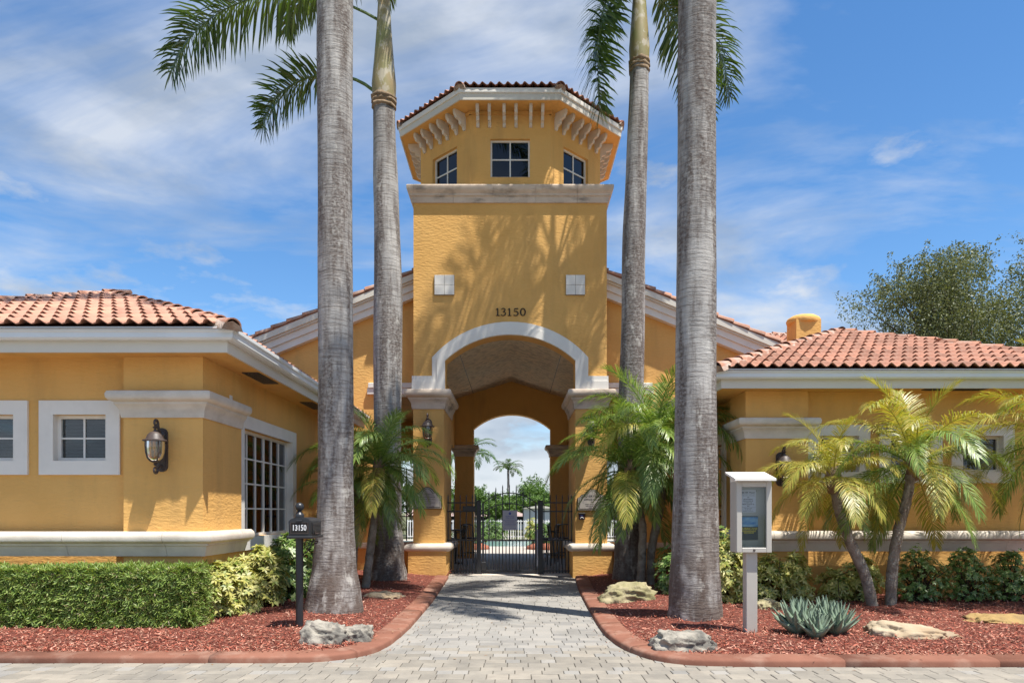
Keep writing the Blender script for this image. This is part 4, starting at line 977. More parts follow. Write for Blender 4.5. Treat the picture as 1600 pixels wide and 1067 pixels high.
mpart('side_recess', MB().bbox(.128, -.12, .02, .137, .2, .15, .004).box(.134, -.1, .12, .142, .18, .126).box(.134, -.1, .05, .142, .18, .056), 'post')
mpart('signal_flag', MB().tube([(.145, -.05, .06), (.145, -.05, .02), (.145, .1, .02)], .006, 6), 'bronze')
sc_ = []
for (cxx, cz, r0, r1, a0, a1) in ((mx_+.095, 1.12, .04, .012, PI, PI+4.6), (mx_+.19, 1.15, .035, .01, 0, -4.6)):
    sc_.append([(cxx+(r0+(r1-r0)*i/16)*math.cos(a0+(a1-a0)*i/16), Yb, cz+(r0+(r1-r0)*i/16)*math.sin(a0+(a1-a0)*i/16)) for i in range(17)])
scm = MB()
for q in sc_: scm.tube(q, .006, 5)
scm.tube([(mx_+.04, Yb, .98), (mx_+.09, Yb, 1.02), (mx_+.14, Yb, 1.09), (mx_+.17, Yb, 1.18)], .007, 5).tube([(mx_+.055, Yb, 1.12), (mx_+.09, Yb, 1.165), (mx_+.15, Yb, 1.14), (mx_+.225, Yb, 1.15)], .006, 5)
obj('scroll_bracket', scm, 'metal', mbx)

# ------------------------------------------------------------------ notice case on a post
Yn = 8.22; nx0, nx1 = PX(1151, Yn), PX(1206, Yn); nc = (nx0+nx1)/2
nb = thing('notice_case', (nc, Yn+.12, .08), 'pale grey notice cabinet on a post with sloping lid and two posters behind glass', 'notice board')
px_ = PX(1173, Yn+.1)
obj('post', MB().bbox(px_-.066, Yn+.06, 0, px_+.066, Yn+.19, 1.05, .008), 'cabinet', nb)
z0, z1 = PZ(863, Yn), PZ(752, Yn)
cab = MB(); fr = .062
cab.bbox(nx0, Yn+.03, z0, nx0+.03, Yn+.25, z1, .004).bbox(nx1-.03, Yn+.03, z0, nx1, Yn+.25, z1, .004).bbox(nx0+.03, Yn+.03, z0, nx1-.03, Yn+.25, z0+.03, .004).box(nx0+.03, Yn+.03, z1-.03, nx1-.03, Yn+.25, z1)
obj('cabinet', cab, 'cabinet', nb); obj('back_panel', MB().box(nx0+.03, Yn+.17, z0+.03, nx1-.03, Yn+.2, z1-.03), 'cabinetin', nb)
dm = MB().bbox(nx0, Yn, z0, nx0+fr, Yn+.028, z1, .005).bbox(nx1-fr, Yn, z0, nx1, Yn+.028, z1, .005).bbox(nx0+fr, Yn, z0, nx1-fr, Yn+.028, z0+fr*.9, .005).bbox(nx0+fr, Yn, z1-fr*1.0, nx1-fr, Yn+.028, z1, .005)
door = obj('door', dm, 'cabinet', nb)
obj('pane', MB().box(nx0+fr-.004, Yn+.012, z0+fr*.9-.004, nx1-fr+.004, Yn+.017, z1-fr+.004), 'clear', door)
obj('lock', MB().lathe([(.0, 0), (.014, 0), (.014, .006), (.008, .01)], (0, 0, 0), 12), 'bronze', door, T(nc, Yn+.001, z0+.028) @ Matrix.Rotation(PI/2, 4, 'X'))
lid = MB().prism([(Yn-.09, z1+.005), (Yn+.30, z1+.10), (Yn+.30, z1+.125), (Yn-.09, z1+.03)], lambda p, q, r: (r, p, q), nx0-.045, nx1+.02)
lid.prism([(Yn+.03, z1), (Yn+.25, z1), (Yn+.25, z1+.082), (Yn+.03, z1+.028)], lambda p, q, r: (r, p, q), nx0, nx1)
obj('sloping_lid', lid, 'white', nb)
Yp_ = Yn+.163
def nx(px): return PX(px, Yp_)
def nz(py): return PZ(py, Yp_)
sh = obj('notice_sheet', MB().box(nx(1157), Yp_, nz(800), nx(1181), Yp_+.003, nz(765)), 'paper', nb)
cxn = nx(1169)
for t, py, sz_, b_ in (('SILVER FALLS', 769.3, .026, .0008), ('HOMEOWNERS ASSOCIATION', 772.6, .0115, 0), ('THE', 777, .016, .0004), ('MANAGEMENT', 779.8, .016, .0004), ('OFFICE WILL BE', 782.4, .016, .0004), ('CLOSED ON', 785.0, .016, .0004), ('FRIDAY AUGUST 22', 787.6, .016, .0004), ('2025', 790.2, .016, .0004), ('THE OFFICE WILL', 794, .012, 0), ('RE-OPEN ON', 796, .012, 0), ('MONDAY AUGUST 25', 798, .012, 0)):
    obj('lettering', text_mesh(t, sz_, bold=b_), 'blacktext', sh, T(cxn, Yp_-.001, nz(py)) @ UP)
fm = MB()
for py in (774.6, 792.2): fm.box(nx(1157.6), Yp_-.0015, nz(py)-.0008, nx(1180.4), Yp_-.0005, nz(py)+.0008)
obj('ruled_line', fm, 'blacktext', sh)
ps = obj('poster', MB().box(nx(1155.5), Yp_, nz(843.5), nx(1184.5), Yp_+.003, nz(806)), 'posterlow', nb)
obj('sea_picture', MB().box(nx(1155.8), Yp_-.002, nz(822.5), nx(1184.2), Yp_-.0004, nz(807.5)), 'posterblue', ps)
cxp = nx(1170)
for t, py, sz_ in (('HURRICANE', 825.8, .036), ('PREPAREDNESS', 829.5, .024), ('RESOURCES', 832.2, .022)):
    obj('lettering', text_mesh(t, sz_, bold=.0008), 'goldtext', ps, T(cxp, Yp_-.0025, nz(py)) @ UP)
for px in (1158.2, 1182): obj('push_pin', MB().lathe([(.0, 0), (.005, 0), (.004, .006)], (0, 0, 0), 8), 'metal', sh, T(nx(px), Yp_-.001, nz(766.3)) @ Matrix.Rotation(PI/2, 4, 'X'))

# ------------------------------------------------------------------ palms
def frond_curve(L, e0, e1, pw=1.4, n=16):
    p = Vector((0, 0, 0)); pts = [p.copy()]; 
    for i in range(n):
        t = (i+.5)/n; a = e0+(e1-e0)*t**pw; p = p+Vector((math.cos(a), 0, math.sin(a)))*(L/n); pts.append(p.copy())
    return pts
def frond_mesh(name, L, e0, e1, n, ll, lw, t0=.14, lift=(.35,), droop=.5, pw=1.4, r=.03, sweepa=(70, 25), matn='royal', seed=0, bend=0.0, twist=0.0):
    R = random.Random(seed); c = frond_curve(L, e0, e1, pw); m = len(c)-1
    if bend: c = [Vector((p.x, bend*(p.x/L)**2*L, p.z)) for p in c]
    mb = MB().tube(c, [r*(1-.88*i/m) for i in range(m+1)], 5)
    for side in (-1, 1):
        for k in range(n):
            t = t0+(1-t0)*(k+R.uniform(.1, .9))/n; f = t*m; i = min(int(f), m-1); w = f-i
            p = c[i].lerp(c[i+1], w); tg = (c[i+1]-c[i]).normalized(); sd = Vector((0, 1, 0)); sd = (sd-tg*sd.dot(tg)).normalized(); up = tg.cross(sd)
            if up.z < 0 and abs(tg.z) < .98: up = -up
            tt = (t-t0)/(1-t0)
            an = math.radians(sweepa[0]+(sweepa[1]-sweepa[0])*tt+R.uniform(-7, 7)); lf = R.choice(lift)+R.uniform(-.12, .12)
            d = (tg*math.cos(an)+sd*side*math.sin(an)+up*lf*math.sin(an)).normalized()
            l = ll*(.35+.65*min(1, tt*4))*(1-.55*max(0, (tt-.55)/.45)**1.3)*R.uniform(.85, 1.1)
            dn = Vector((0, 0, -1)); d2 = (d+dn*droop*R.uniform(.6, 1.3)).normalized(); d3 = (d2+dn*droop*R.uniform(.5, 1.2)).normalized()
            q1 = p+d*l*.4; q2 = q1+d2*l*.35; q3 = q2+d3*l*.25
            wv = d.cross(up); wv = (wv.normalized() if wv.length > .1 else sd)*lw*.5
            if twist: wv = Matrix.Rotation(R.uniform(-twist, twist), 3, d) @ wv
            mb.add([p+wv*.5, p-wv*.5, q1+wv, q1-wv, q2+wv*.75, q2-wv*.75, q3], [(0, 1, 3, 2), (2, 3, 5, 4), (4, 5, 6)])
    me = mb.mesh(name); me.materials.append(M[matn]); return me
def place_frond(parent, me, base, azd, roll=0, tilt=0, sc=1.0, name='frond'):
    mt = Matrix.Translation(base) @ Matrix.Rotation(math.radians(azd), 4, 'Z') @ Matrix.Rotation(math.radians(-tilt), 4, 'Y') @ Matrix.Rotation(math.radians(roll), 4, 'X') @ Matrix.Scale(sc, 4)
    return part(name, me, None, parent, mtx=mt)
R = math.radians
RF = {'up': frond_mesh('royal_frond', 3.3, R(72), R(10), 110, .8, .036, lift=(-.7, -.2, .3, .8), droop=.35, seed=1),
      'arch': frond_mesh('royal_frond', 3.9, R(55), R(-50), 130, .9, .036, lift=(-.7, -.2, .3, .8), droop=.45, seed=2),
      'wide': frond_mesh('royal_frond', 4.2, R(38), R(-60), 140, .9, .036, lift=(-.7, -.2, .3, .8), droop=.5, seed=3),
      'low': frond_mesh('royal_frond', 3.6, R(5), R(-78), 140, .85, .036, lift=(-.8, -.3, .3, .8), droop=.5, seed=4, pw=.9, sweepa=(70, 38)),
      'bigleft': frond_mesh('royal_frond', 5.0, R(32), R(-76), 190, 1.0, .04, lift=(-.8, -.3, .3, .8), droop=.42, seed=6, pw=1.25, sweepa=(72, 42)),
      'oldleft': frond_mesh('royal_frond', 3.2, R(62), R(-86), 130, .75, .036, t0=.34, lift=(-.7, -.2, .3, .7), droop=.3, seed=7, pw=.75, r=.04, sweepa=(70, 40)),
      'hang': frond_mesh('royal_frond', 2.9, R(-25), R(-84), 140, .78, .038, lift=(-.8, -.3, .3, .8), droop=.35, seed=5, pw=.6, sweepa=(70, 38))}
def royal(base, prof, lean, ztop, shaft, fronds, label, seed):
    """prof [(z, r)], lean [(z, dx)], shaft [(z, r)] or height"""
    t = thing('royal_palm', base, label, 'palm tree', 'royal palms round the entrance')
    def interp(tab, z):
        for i in range(len(tab)-1):
            if tab[i][0] <= z <= tab[i+1][0]: w = (z-tab[i][0])/(tab[i+1][0]-tab[i][0]); w = w*w*(3-2*w); return tab[i][1]*(1-w)+tab[i+1][1]*w
        return tab[-1][1] if z > tab[-1][0] else tab[0][1]
    Rr = random.Random(seed); n = 28; mb = MB(); vs = []; fs = []; zs_ = []
    z = -.15
    while z < ztop: zs_.append(z); z += .06 if z < .6 else .11
    zs_.append(ztop)
    for z in zs_:
        r = interp(prof, z); x = interp(lean, z)
        for k in range(n):
            a = 2*PI*k/n; w = 1+.06*mnoise.noise(Vector((math.cos(a)*1.5, math.sin(a)*1.5, z*.7+seed*9)))+(.10*mnoise.noise(Vector((math.cos(a)*3, math.sin(a)*3, z*3+seed)))*max(0, 1-z/.9))
            w += .002*math.sin(z*2*PI*8.5+mnoise.noise(Vector((0, 0, z)))*3)
            vs.append((x+r*w*math.cos(a), r*w*math.sin(a), z))
    for i in range(len(zs_)-1):
        for k in range(n): fs.append((i*n+k, i*n+(k+1) % n, (i+1)*n+(k+1) % n, (i+1)*n+k))
    part('trunk', mb.add(vs, fs), 'trunk', t, 'all')
    # base root flare skirt
    xt = interp(lean, ztop)
    sp = [(ztop-.05, shaft[0]*.96), (ztop+.1, shaft[0]*1.02), (ztop+.35, shaft[0]*1.08), (ztop+.9, shaft[0]*.86), (ztop+1.5, shaft[0]*.66), (ztop+2.1, shaft[0]*.52), (ztop+2.5, shaft[0]*.35)]
    part('crownshaft', MB().lathe([(r, z) for z, r in sp], (xt, 0, 0), 20), 'shaft', t, 'all')
    if seed in (2, 3):
        fb = MB(); 
        for k in range(3): 
            z = ztop-.12+k*.09; fb.lathe([(shaft[0]*.9, z-.03), (shaft[0]*(1.06+.03*k), z-.02), (shaft[0]*(1.1+.02*k), z+.03), (shaft[0]*.9, z+.05)], (xt, 0, 0), 16)
        fb.v = [(x*(1+Rr.uniform(-.03, .03)), y*(1+Rr.uniform(-.03, .03)), z+Rr.uniform(-.03, .03)) for x, y, z in fb.v]
        part('old_sheath_ring', fb, 'dryfibre', t, 'all')
    top = Vector((xt, 0, ztop+2.05))
    for f in fronds:
        kind, azd = f[0], f[1]; dz = f[2] if len(f) > 2 else 0
        me = RF[kind]; b = top+Vector((0, 0, dz)); rr = .1
        place_frond(t, me, b+Vector((rr*math.cos(R(azd)), rr*math.sin(R(azd)), 0)), azd, Rr.uniform(-12, 12), f[3] if len(f) > 3 else 0, f[4] if len(f) > 4 else Rr.uniform(.92, 1.05))
    part('spear_leaf', MB().tube([(xt, 0, ztop+2.2), (xt+.03, 0, ztop+3.4), (xt+.1, .05, ztop+4.6)], [.06, .04, .008], 6), 'royal', t)
    return t
YA, YB_, YC_, YD = 10.1, 14.9, 15.0, 9.5
std = [('arch', a) for a in (20, 78, 140, 200, 262, 322)]+[('up', 50), ('up', 170), ('up', 290)]
royal((PX(521, YA), YA, .08), [(-.2, .45), (0, .405), (.25, .365), (.7, .30), (1.3, .262), (2.2, .243), (5, .238), (9, .245), (14, .23)], [(-.2, -.02), (0, 0), (1.5, .03), (14, .02)], 10.6, [.24], [('arch', 25, .2), ('arch', 85, .2), ('arch', 150, .2), ('arch', 215, .3), ('arch', 335, .2), ('up', 50), ('up', 180), ('up', 280)], 'stout pale royal palm trunk with dark streaks right of the mailbox', 1)
royal((PX(1086, YD), YD, .08), [(-.2, .44), (0, .375), (.35, .345), (1.0, .305), (1.8, .285), (3.2, .265), (5.5, .25), (9, .245), (14, .23)], [(-.2, 0), (14, .05)], 10.9, [.24], [('arch', 0, .2), ('arch', 60, .2), ('arch', 120, .2), ('arch', 178, .2), ('wide', 235, .2), ('arch', 300, .2), ('up', 30), ('up', 150), ('up', 250)], 'stout grey royal palm trunk with brown lower bark left of the notice case', 4)
royal((PX(606, YB_), YB_, .08), [(-.2, .42), (0, .40), (.5, .34), (1.3, .285), (3, .285), (5.5, .30), (8, .255), (9.4, .225), (12, .2)], [(-.2, 0), (2, .0), (6, -.0), (10, -.08), (13, -.16)], 9.93, [.235],
      [('bigleft', 181, -.35, 0, 1.03), ('oldleft', 190, -1.95, 0, 1.0), ('arch', 140, .2), ('arch', 100, .5, 20), ('up', 130), ('up', 250), ('up', 330, .4, 8), ('arch', 232, .4, 18), ('up', 40, .4, 8), ('up', 80, .3)], 'slender royal palm with brown crownshaft just left of the tower', 2)
royal((PX(984, YC_), YC_, .08), [(-.2, .40), (0, .37), (.5, .33), (1.3, .285), (3, .26), (6, .245), (9, .215), (10.6, .195), (13, .18)], [(-.2, 0), (3, .02), (6, .07), (11, .2), (14, .26)], 10.75, [.20],
      [('hang', 188, -.05, -14, 1.15), ('hang', 205, .1, -6, .9), ('hang', 350, .3, 8, .7), ('low', 20, -.1, -4, .92), ('hang', 28, -.2, 4, 1.05), ('arch', 250, .5, 24, .8), ('arch', 218, .5, 22), ('arch', 160, .5, 18, .9), ('up', 255), ('up', 60), ('up', 20)], 'royal palm standing right of the tower with drooping fronds', 3)
# pygmy date palms
def pyg_set(matn, sd, ll=.30):
    def q(L, e0, e1, n, i, **k): return frond_mesh('pygmy_frond', L, R(e0), R(e1), int(n*1.2), ll*k.pop('f', 1), .0098, t0=.10, droop=k.pop('dr', .55), r=.011, sweepa=(64, 26), matn=matn, seed=sd+i, **k)
    return [q(1.15, 84, 30, 62, 0, lift=(.25, .5), dr=.25), q(1.3, 62, -35, 70, 1, lift=(.1, .4)), q(1.35, 38, -65, 72, 2, lift=(.0, .3), dr=.5), q(1.25, 8, -80, 68, 3, lift=(.0, .25), dr=.45, pw=.9), q(1.1, -30, -86, 60, 4, lift=(.0, .25), dr=.35, f=.9, pw=.7)]
PG = pyg_set('pygmy', 20); PY = pyg_set('pygmyyellow', 30); PD = pyg_set('dryfrond', 40)
def pygmy(base, stem, label, sets, sc=1.0, counts=(5, 7, 8, 8, 5), seed=0, extra=(), yellow=0, r=.072, avoid=None):
    Rr = random.Random(seed); t = thing('pygmy_date_palm', base, label, 'palm tree', 'small date palms in the beds')
    # curved stem with knobbly leaf scars
    c = [Vector(p) for p in stem]; pts = []
    n = 40
    for i in range(n+1):
        f = i/n*(len(c)-1); k = min(int(f), len(c)-2); w = f-k
        a, b, d, e = c[max(k-1, 0)], c[k], c[k+1], c[min(k+2, len(c)-1)]
        pts.append(.5*((2*b)+(d-a)*w+(2*a-5*b+4*d-e)*w*w+(3*b-a-3*d+e)*w**3))
    part('trunk', MB().tube(pts, [r*(1.15-.25*i/n+.12*(i > n*.85)) for i in range(n+1)], 10, jit=.10), 'pygbark', t, 'all')
    kn = MB()
    for i in range(120):
        f = Rr.random(); p = pts[int(f*n)]; a = 2.4*i; o = Vector((math.cos(a), math.sin(a), 0)); s = Vector((-o.y, o.x, 0)); q = p+o*r*.9
        kn.add([q-s*.02, q+s*.02, q+o*.028+Vector((0, 0, .03+.04*(f > .8))), q-Vector((0, 0, .02))], [(0, 1, 2), (0, 2, 3), (1, 3, 2)])
    part('leaf_scars', kn, 'pygbark', t, kind='stuff')
    top = pts[-1]; az = Rr.uniform(0, 360)
    part('crown_base', MB().lathe([(r*.9, -.25), (r*1.4, -.15), (r*1.7, .0), (r*1.2, .12), (r*.4, .3)], top, 12), 'dryfibre', t, 'all')
    for cls, cnt in enumerate(counts):
        for k in range(cnt):
            az += 137.5+Rr.uniform(-12, 12)
            st = sets[1] if (len(sets) > 1 and Rr.random() < yellow*(.4+.3*cls)) else sets[0]
            place_frond(t, st[cls], top+Vector((.03*math.cos(R(az)), .03*math.sin(R(az)), .06-.03*cls)), az, Rr.uniform(-16, 16), Rr.uniform(-8, 8), sc*Rr.uniform(.85, 1.1))
    for (azd, cls, tl, s_, st) in extra: place_frond(t, st[cls], top, azd, 0, tl, s_)
    return t
def stem(base, *pp):
    """pp: photo pixels with depth offsets -> local points"""
    b = Vector(base); return [Vector((0, 0, -.1))]+[Vector(P(px, py, b.y+dy))-b for px, py, dy in pp]
def pbase(px, Y): return (PX(px, Y), Y, .09)
b = pbase(570, 13.3); pygmy(b, stem(b, (576, 880, 0), (586, 800, .0), (592, 730, 0)), 'green pygmy date palm with leaning stem in front of the slender left royal palm', [PG, PY], 1.1, (5, 8, 10, 9, 4), 11, yellow=.15, extra=((182, 2, 5, 1.4, PG), (195, 3, -5, 1.35, PG), (170, 2, -8, 1.35, PG), (340, 2, 0, 1.3, PG), (10, 3, 6, 1.25, PG), (325, 3, 0, 1.2, PG)))
b = pbase(553, 13.6); pygmy(b, stem(b, (552, 880, 0), (556, 820, .0), (562, 775, 0)), 'shorter green pygmy date palm half behind the streaked left trunk', [PG, PY], .95, (4, 6, 8, 8, 5), 12, yellow=.1)
b = pbase(1017, 13.7); pygmy(b, stem(b, (1018, 860, 0), (1034, 780, 0), (1030, 740, 0), (1026, 690, 0)), 'tall full pygmy date palm left of the brown-based royal palm', [PG, PY, PD], 1.42, (5, 9, 12, 12, 6), 13, yellow=.05, extra=((215, 4, 0, 1.3, PD), (330, 4, 5, 1.2, PD), (318, 2, 0, 1.75, PG), (326, 3, 6, 1.75, PG), (310, 2, -10, 1.7, PG), (335, 2, 10, 1.6, PG), (300, 3, 5, 1.6, PG)))
b = pbase(1000, 13.5); pygmy(b, stem(b, (1003, 870, 0), (1004, 820, 0), (992, 775, 0), (985, 735, 0)), 'dense pygmy date palm drooping over the right gate pier', [PG, PY, PD], 1.38, (3, 6, 10, 12, 6), 14, yellow=.1)
b = pbase(1366, 10.6); pygmy(b, stem(b, (1352, 900, 0), (1326, 840, 0), (1309, 790, 0), (1302, 745, 0)), 'yellowing pygmy date palm with strongly leaning stem behind the agave', [PY, PG], .95, (2, 5, 7, 8, 4), 15, yellow=.15)
b = pbase(1392, 10.7); pygmy(b, stem(b, (1394, 890, 0), (1404, 830, 0), (1418, 775, 0), (1426, 725, 0)), 'large yellow green pygmy date palm with upright stem, right of the leaning one', [PY, PG], 1.26, (3, 6, 8, 8, 4), 16, yellow=.35)
b = pbase(1680, 10.4); pygmy(b, stem(b, (1678, 880, 0), (1672, 800, 0), (1668, 690, 0)), 'pygmy date palm at the right border of the picture, only fronds in view', [PY, PG], 1.3, (4, 8, 10, 10, 5), 17, yellow=.4)

# ------------------------------------------------------------------ hedges and shrubs
def leaf_volume(n, fn, L, Wd, out=.6):
    C = []; O = []
    while len(C) < n:
        p, o = fn(); C.append(p); O.append(o)
    C = np.array(C); O = np.array(O); D = unit(n)+O*out; NR = unit(n)+O*.8
    return leaves(C, D, NR, rng.uniform(L[0], L[1], n), rng.uniform(Wd[0], Wd[1], n), .15)
def hedge_box(x0, x1, y0, y1, h, label, n):
    t = thing('clipped_hedge', ((x0+x1)/2, (y0+y1)/2, .08), label, 'hedge')
    def fn():
        u = random.random(); x = random.uniform(x0, x1); dep = abs(random.gauss(0, .07))
        bul = .07*mnoise.noise(Vector((x*2.2, u*4, 2)))+.06*mnoise.noise(Vector((x*6, u*9, 5)))
        if u < .58: z = random.uniform(.10, h); return (x, y0-bul+dep+(.06 if z > h-.06 else 0), z), (0, -1, .25)
        if u < .86: y = random.uniform(y0, y1); return (x, y, h+bul*.7-dep), (0, -.1, 1)
        y = random.uniform(y0, y1); z = random.uniform(.1, h)
        return ((x1+bul-dep, y, z), (1, 0, .2)) if random.random() < .8 else ((x0+dep, y, z), (-1, 0, .2))
    C = []; D = []; NR = []
    for i in range(n):
        p, o = fn(); ax = (Vector(o)+Vector((random.gauss(0, .5), random.gauss(0, .4), random.gauss(.25, .4)))).normalized(); s = ax.orthogonal().normalized(); w = ax.cross(s); ph = random.random()*6; kk = random.choice((5, 6, 7))
        for j in range(kk): b_ = ph+2*PI*j/kk; C.append(p); D.append(s*math.cos(b_)+w*math.sin(b_)+ax*random.uniform(.2, .9)); NR.append(ax)
    m = len(C); v, f = leaves(np.array(C), np.array(D), np.array(NR), rng.uniform(.045, .085, m), rng.uniform(.010, .017, m), .15)
    obj('foliage', np_mesh('foliage', v, f), 'hedge', t, kind='stuff')
    obj('branch_mass', MB().bbox(x0+.1, y0+.12, .12, x1-.12, y1-.1, h-.1, .06), 'twig', t)
    st = MB()
    for k in range(int((x1-x0)*5)): x = random.uniform(x0+.1, x1-.1); y = random.uniform(y0+.12, y0+.3); st.tube([(x, y, .03), (x+random.uniform(-.06, .06), y-.05, .3)], .008, 5)
    obj('stems', st, 'twig', t, kind='stuff')
hx1 = PX(308, 8.75)
hedge_box(-7.6, hx1, 8.55, 9.08, .83, 'low boxy clipped green hedge under the sill of the left wing', 12500)
def rosette_shrub(c, rx, ry, h, n, matn, label, group, L=.1, Wd=.035, k=7, name='variegated_shrub', cat='shrub'):
    """compound leaves: k leaflets round each leaf-stalk end"""
    t = thing(name, (c[0], c[1], c[2]), label, cat, group)
    C = []; D = []; NR = []; st = MB()
    for i in range(n):
        a = random.uniform(0, 2*PI); q = random.random()**.45; e = random.uniform(.0, 1)
        lump = 1+.3*mnoise.noise(Vector((math.cos(a)*1.6+c[0], math.sin(a)*1.6, e*2.5)))
        rr = math.sqrt(max(0, 1-(max(0, e-.35)/.65)**2))*q*lump
        p = Vector((c[0]+rx*rr*math.cos(a), c[1]+ry*rr*math.sin(a), c[2]+.05+h*e*lump))
        ax = (Vector((math.cos(a)*rr, math.sin(a)*rr-.25, .35+e*.8))+Vector((random.gauss(0, .35), random.gauss(0, .35), 0))).normalized()
        s = ax.orthogonal().normalized(); w = ax.cross(s); ph = random.random()*6
        for j in range(k):
            b = ph+2*PI*j/k; C.append(p); D.append(s*math.cos(b)+w*math.sin(b)+ax*random.uniform(-.25, .35)); NR.append(ax)
        if i % 9 == 0: st.tube([(c[0]+random.uniform(-.1, .1)*rx*3, c[1]+random.uniform(-.1, .1), c[2]-.05), p.lerp(Vector((c[0], c[1], p.z*.5)), .4), p], .007, 4)
    m = len(C); v, f = leaves(np.array(C), np.array(D), np.array(NR), rng.uniform(L*.7, L*1.15, m), rng.uniform(Wd*.75, Wd*1.2, m), .2)
    obj('foliage', np_mesh('foliage', v, f), matn, t, kind='stuff'); obj('stems', st, 'twig', t, kind='stuff')
def sh(px, Y, rx, ry, h, n, m, lab, grp, **kw): rosette_shrub((PX(px, Y), Y, .1), rx, ry, h, n, m, lab, grp, **kw)
gv = 'variegated shrubs'; gg = 'green shrubs along the walls'
sh(337, 9.5, .33, .3, .62, 300, 'varieg', 'cream variegated shrub touching the end of the clipped hedge', gv)
sh(372, 9.9, .33, .3, .66, 300, 'varieg', 'yellow variegated shrub second from the clipped hedge, under the side window', gv)
sh(408, 10.7, .36, .3, .78, 320, 'varieg', 'yellow green variegated shrub nearest the dark green shrub by the mailbox', gv)
sh(448, 11.6, .42, .4, .9, 420, 'green', 'dark green broad-leaved shrub just behind the mailbox post', gg, name='green_shrub')
sh(488, 12.6, .35, .4, .8, 250, 'green', 'dark green shrub between mailbox post and streaked left trunk', gg, name='green_shrub')
sh(1142, 11.1, .33, .3, .86, 420, 'varieg', 'pale variegated shrub directly behind the notice case post', gv)
sh(1200, 11.2, .3, .28, .6, 260, 'varieg', 'yellowish variegated shrub right of the notice case post', gv)
sh(1243, 11.3, .26, .26, .66, 220, 'varieg', 'small variegated shrub behind the left side of the agaves', gv)
sh(1060, 12.2, .4, .35, .75, 300, 'green', 'dark green shrub against the wall behind the brown-based royal palm', gg, name='green_shrub')
sh(1120, 11.9, .35, .3, .95, 280, 'green', 'dark green shrub at the wing corner behind the pale variegated one', gg, name='green_shrub')
sh(1303, 11.3, .24, .24, .42, 150, 'varieg', 'sparse low variegated shrub left of the leaning palm stem', gv)
sh(1345, 11.4, .30, .28, .62, 200, 'varieg', 'loose variegated shrub behind the leaning palm stem', gv)
sh(1437, 11.3, .44, .32, .70, 520, 'green', 'small-leaved green shrub right of the upright pygmy palm stem', gg, L=.055, Wd=.024, k=6, name='green_shrub')
sh(1512, 11.3, .36, .32, .70, 480, 'green', 'rounded small-leaved green shrub in the middle of the right wall row', gg, L=.055, Wd=.024, k=6, name='green_shrub')
sh(1580, 11.3, .40, .32, .70, 520, 'green', 'small-leaved green shrub at the right border of the picture', gg, L=.055, Wd=.024, k=6, name='green_shrub')
for px, py, Y in ((1217, 890, 11.0), (1307, 900, 11.0)):
    x, y, z = P(px, py, Y); C = []; D = []
    t = thing('leafy_sprig', (x, y, .1), 'thin sprig of glossy leaves rising over shrubs beside the notice case' if px < 1250 else 'thin dark sprig arching left of the leaning palm stem', 'plant', 'leafy sprigs')
    s_ = MB().tube([(x+.05, y, .1), (x+.02, y, .5), (x, y, z), (x+(.02 if px < 1250 else .25), y, z+(.18 if px < 1250 else .1))], .006, 4); obj('stem', s_, 'twig', t)
    for i in range(26): u = random.random(); C.append((x+(.02 if px < 1250 else .25)*u, y, z-.12+.3*u)); D.append((random.choice((-1, 1)), random.uniform(-.5, .5), random.uniform(-.1, .6)))
    v, f = leaves(np.array(C), np.array(D), unit(26)*.3+np.array([0, -.3, 1]), rng.uniform(.06, .1, 26), rng.uniform(.025, .04, 26), .2)
    obj('foliage', np_mesh('foliage', v, f), 'green', t, kind='stuff')
# agaves
def agave_leaf(L, w):
    mb = MB(); n = 6; vs = []
    for i in range(n+1):
        t = i/n; ww = w*(.62+.38*math.sin(PI*min(1, t*1.25+.15)))*(1-t**2.6)+.002; a = .25*t*t
        y = 0; z = .06*L*math.sin(PI*t)*-1; c = Vector((L*t, 0, .16*L*t*t)); 
        for sx, h, th in ((-1, .28, 0), (0, 0, 0), (1, .28, 0)): vs.append((c.x, sx*ww/2, c.z+h*ww))
        vs.append((c.x, 0, c.z-.02*(1-t)-.004))
    fs = []
    for i in range(n):
        a = i*4; b = a+4; fs += [(a, a+1, b+1, b), (a+1, a+2, b+2, b+1), (a+2, a+3, b+3, b+2), (a+3, a, b, b+3)]
    me = mb.add(vs, fs).mesh('agave_leaf', 'all'); me.materials.append(M['agave']); return me
AL = agave_leaf(.36, .165)
def agave(px, Y, s, lab, seed):
    Rr = random.Random(seed); t = thing('agave', (PX(px, Y), Y, .09), lab, 'agave', 'agaves in the right bed')
    n = 48
    for i in range(n):
        f = i/n; az = 137.5*i+Rr.uniform(-9, 9); tl = 26+60*f**.85+Rr.uniform(-7, 7)
        part('leaf', AL, None, t, mtx=T(.025*math.cos(R(az)), .025*math.sin(R(az)), .02+.08*f) @ Matrix.Rotation(R(az), 4, 'Z') @ Matrix.Rotation(R(-tl), 4, 'Y') @ Matrix.Scale(s*Rr.uniform(.85, 1.08)*(1-.12*f), 4))
agave(1246, 8.2, 1.08, 'largest blue-green agave rosette on the left of the clump', 1)
agave(1276, 7.92, .75, 'smaller agave at the very front of the clump', 2)
agave(1304, 8.12, .98, 'upright agave rosette on the right of the clump', 3)
agave(1287, 8.55, .98, 'light green agave rosette at the back of the clump', 4)

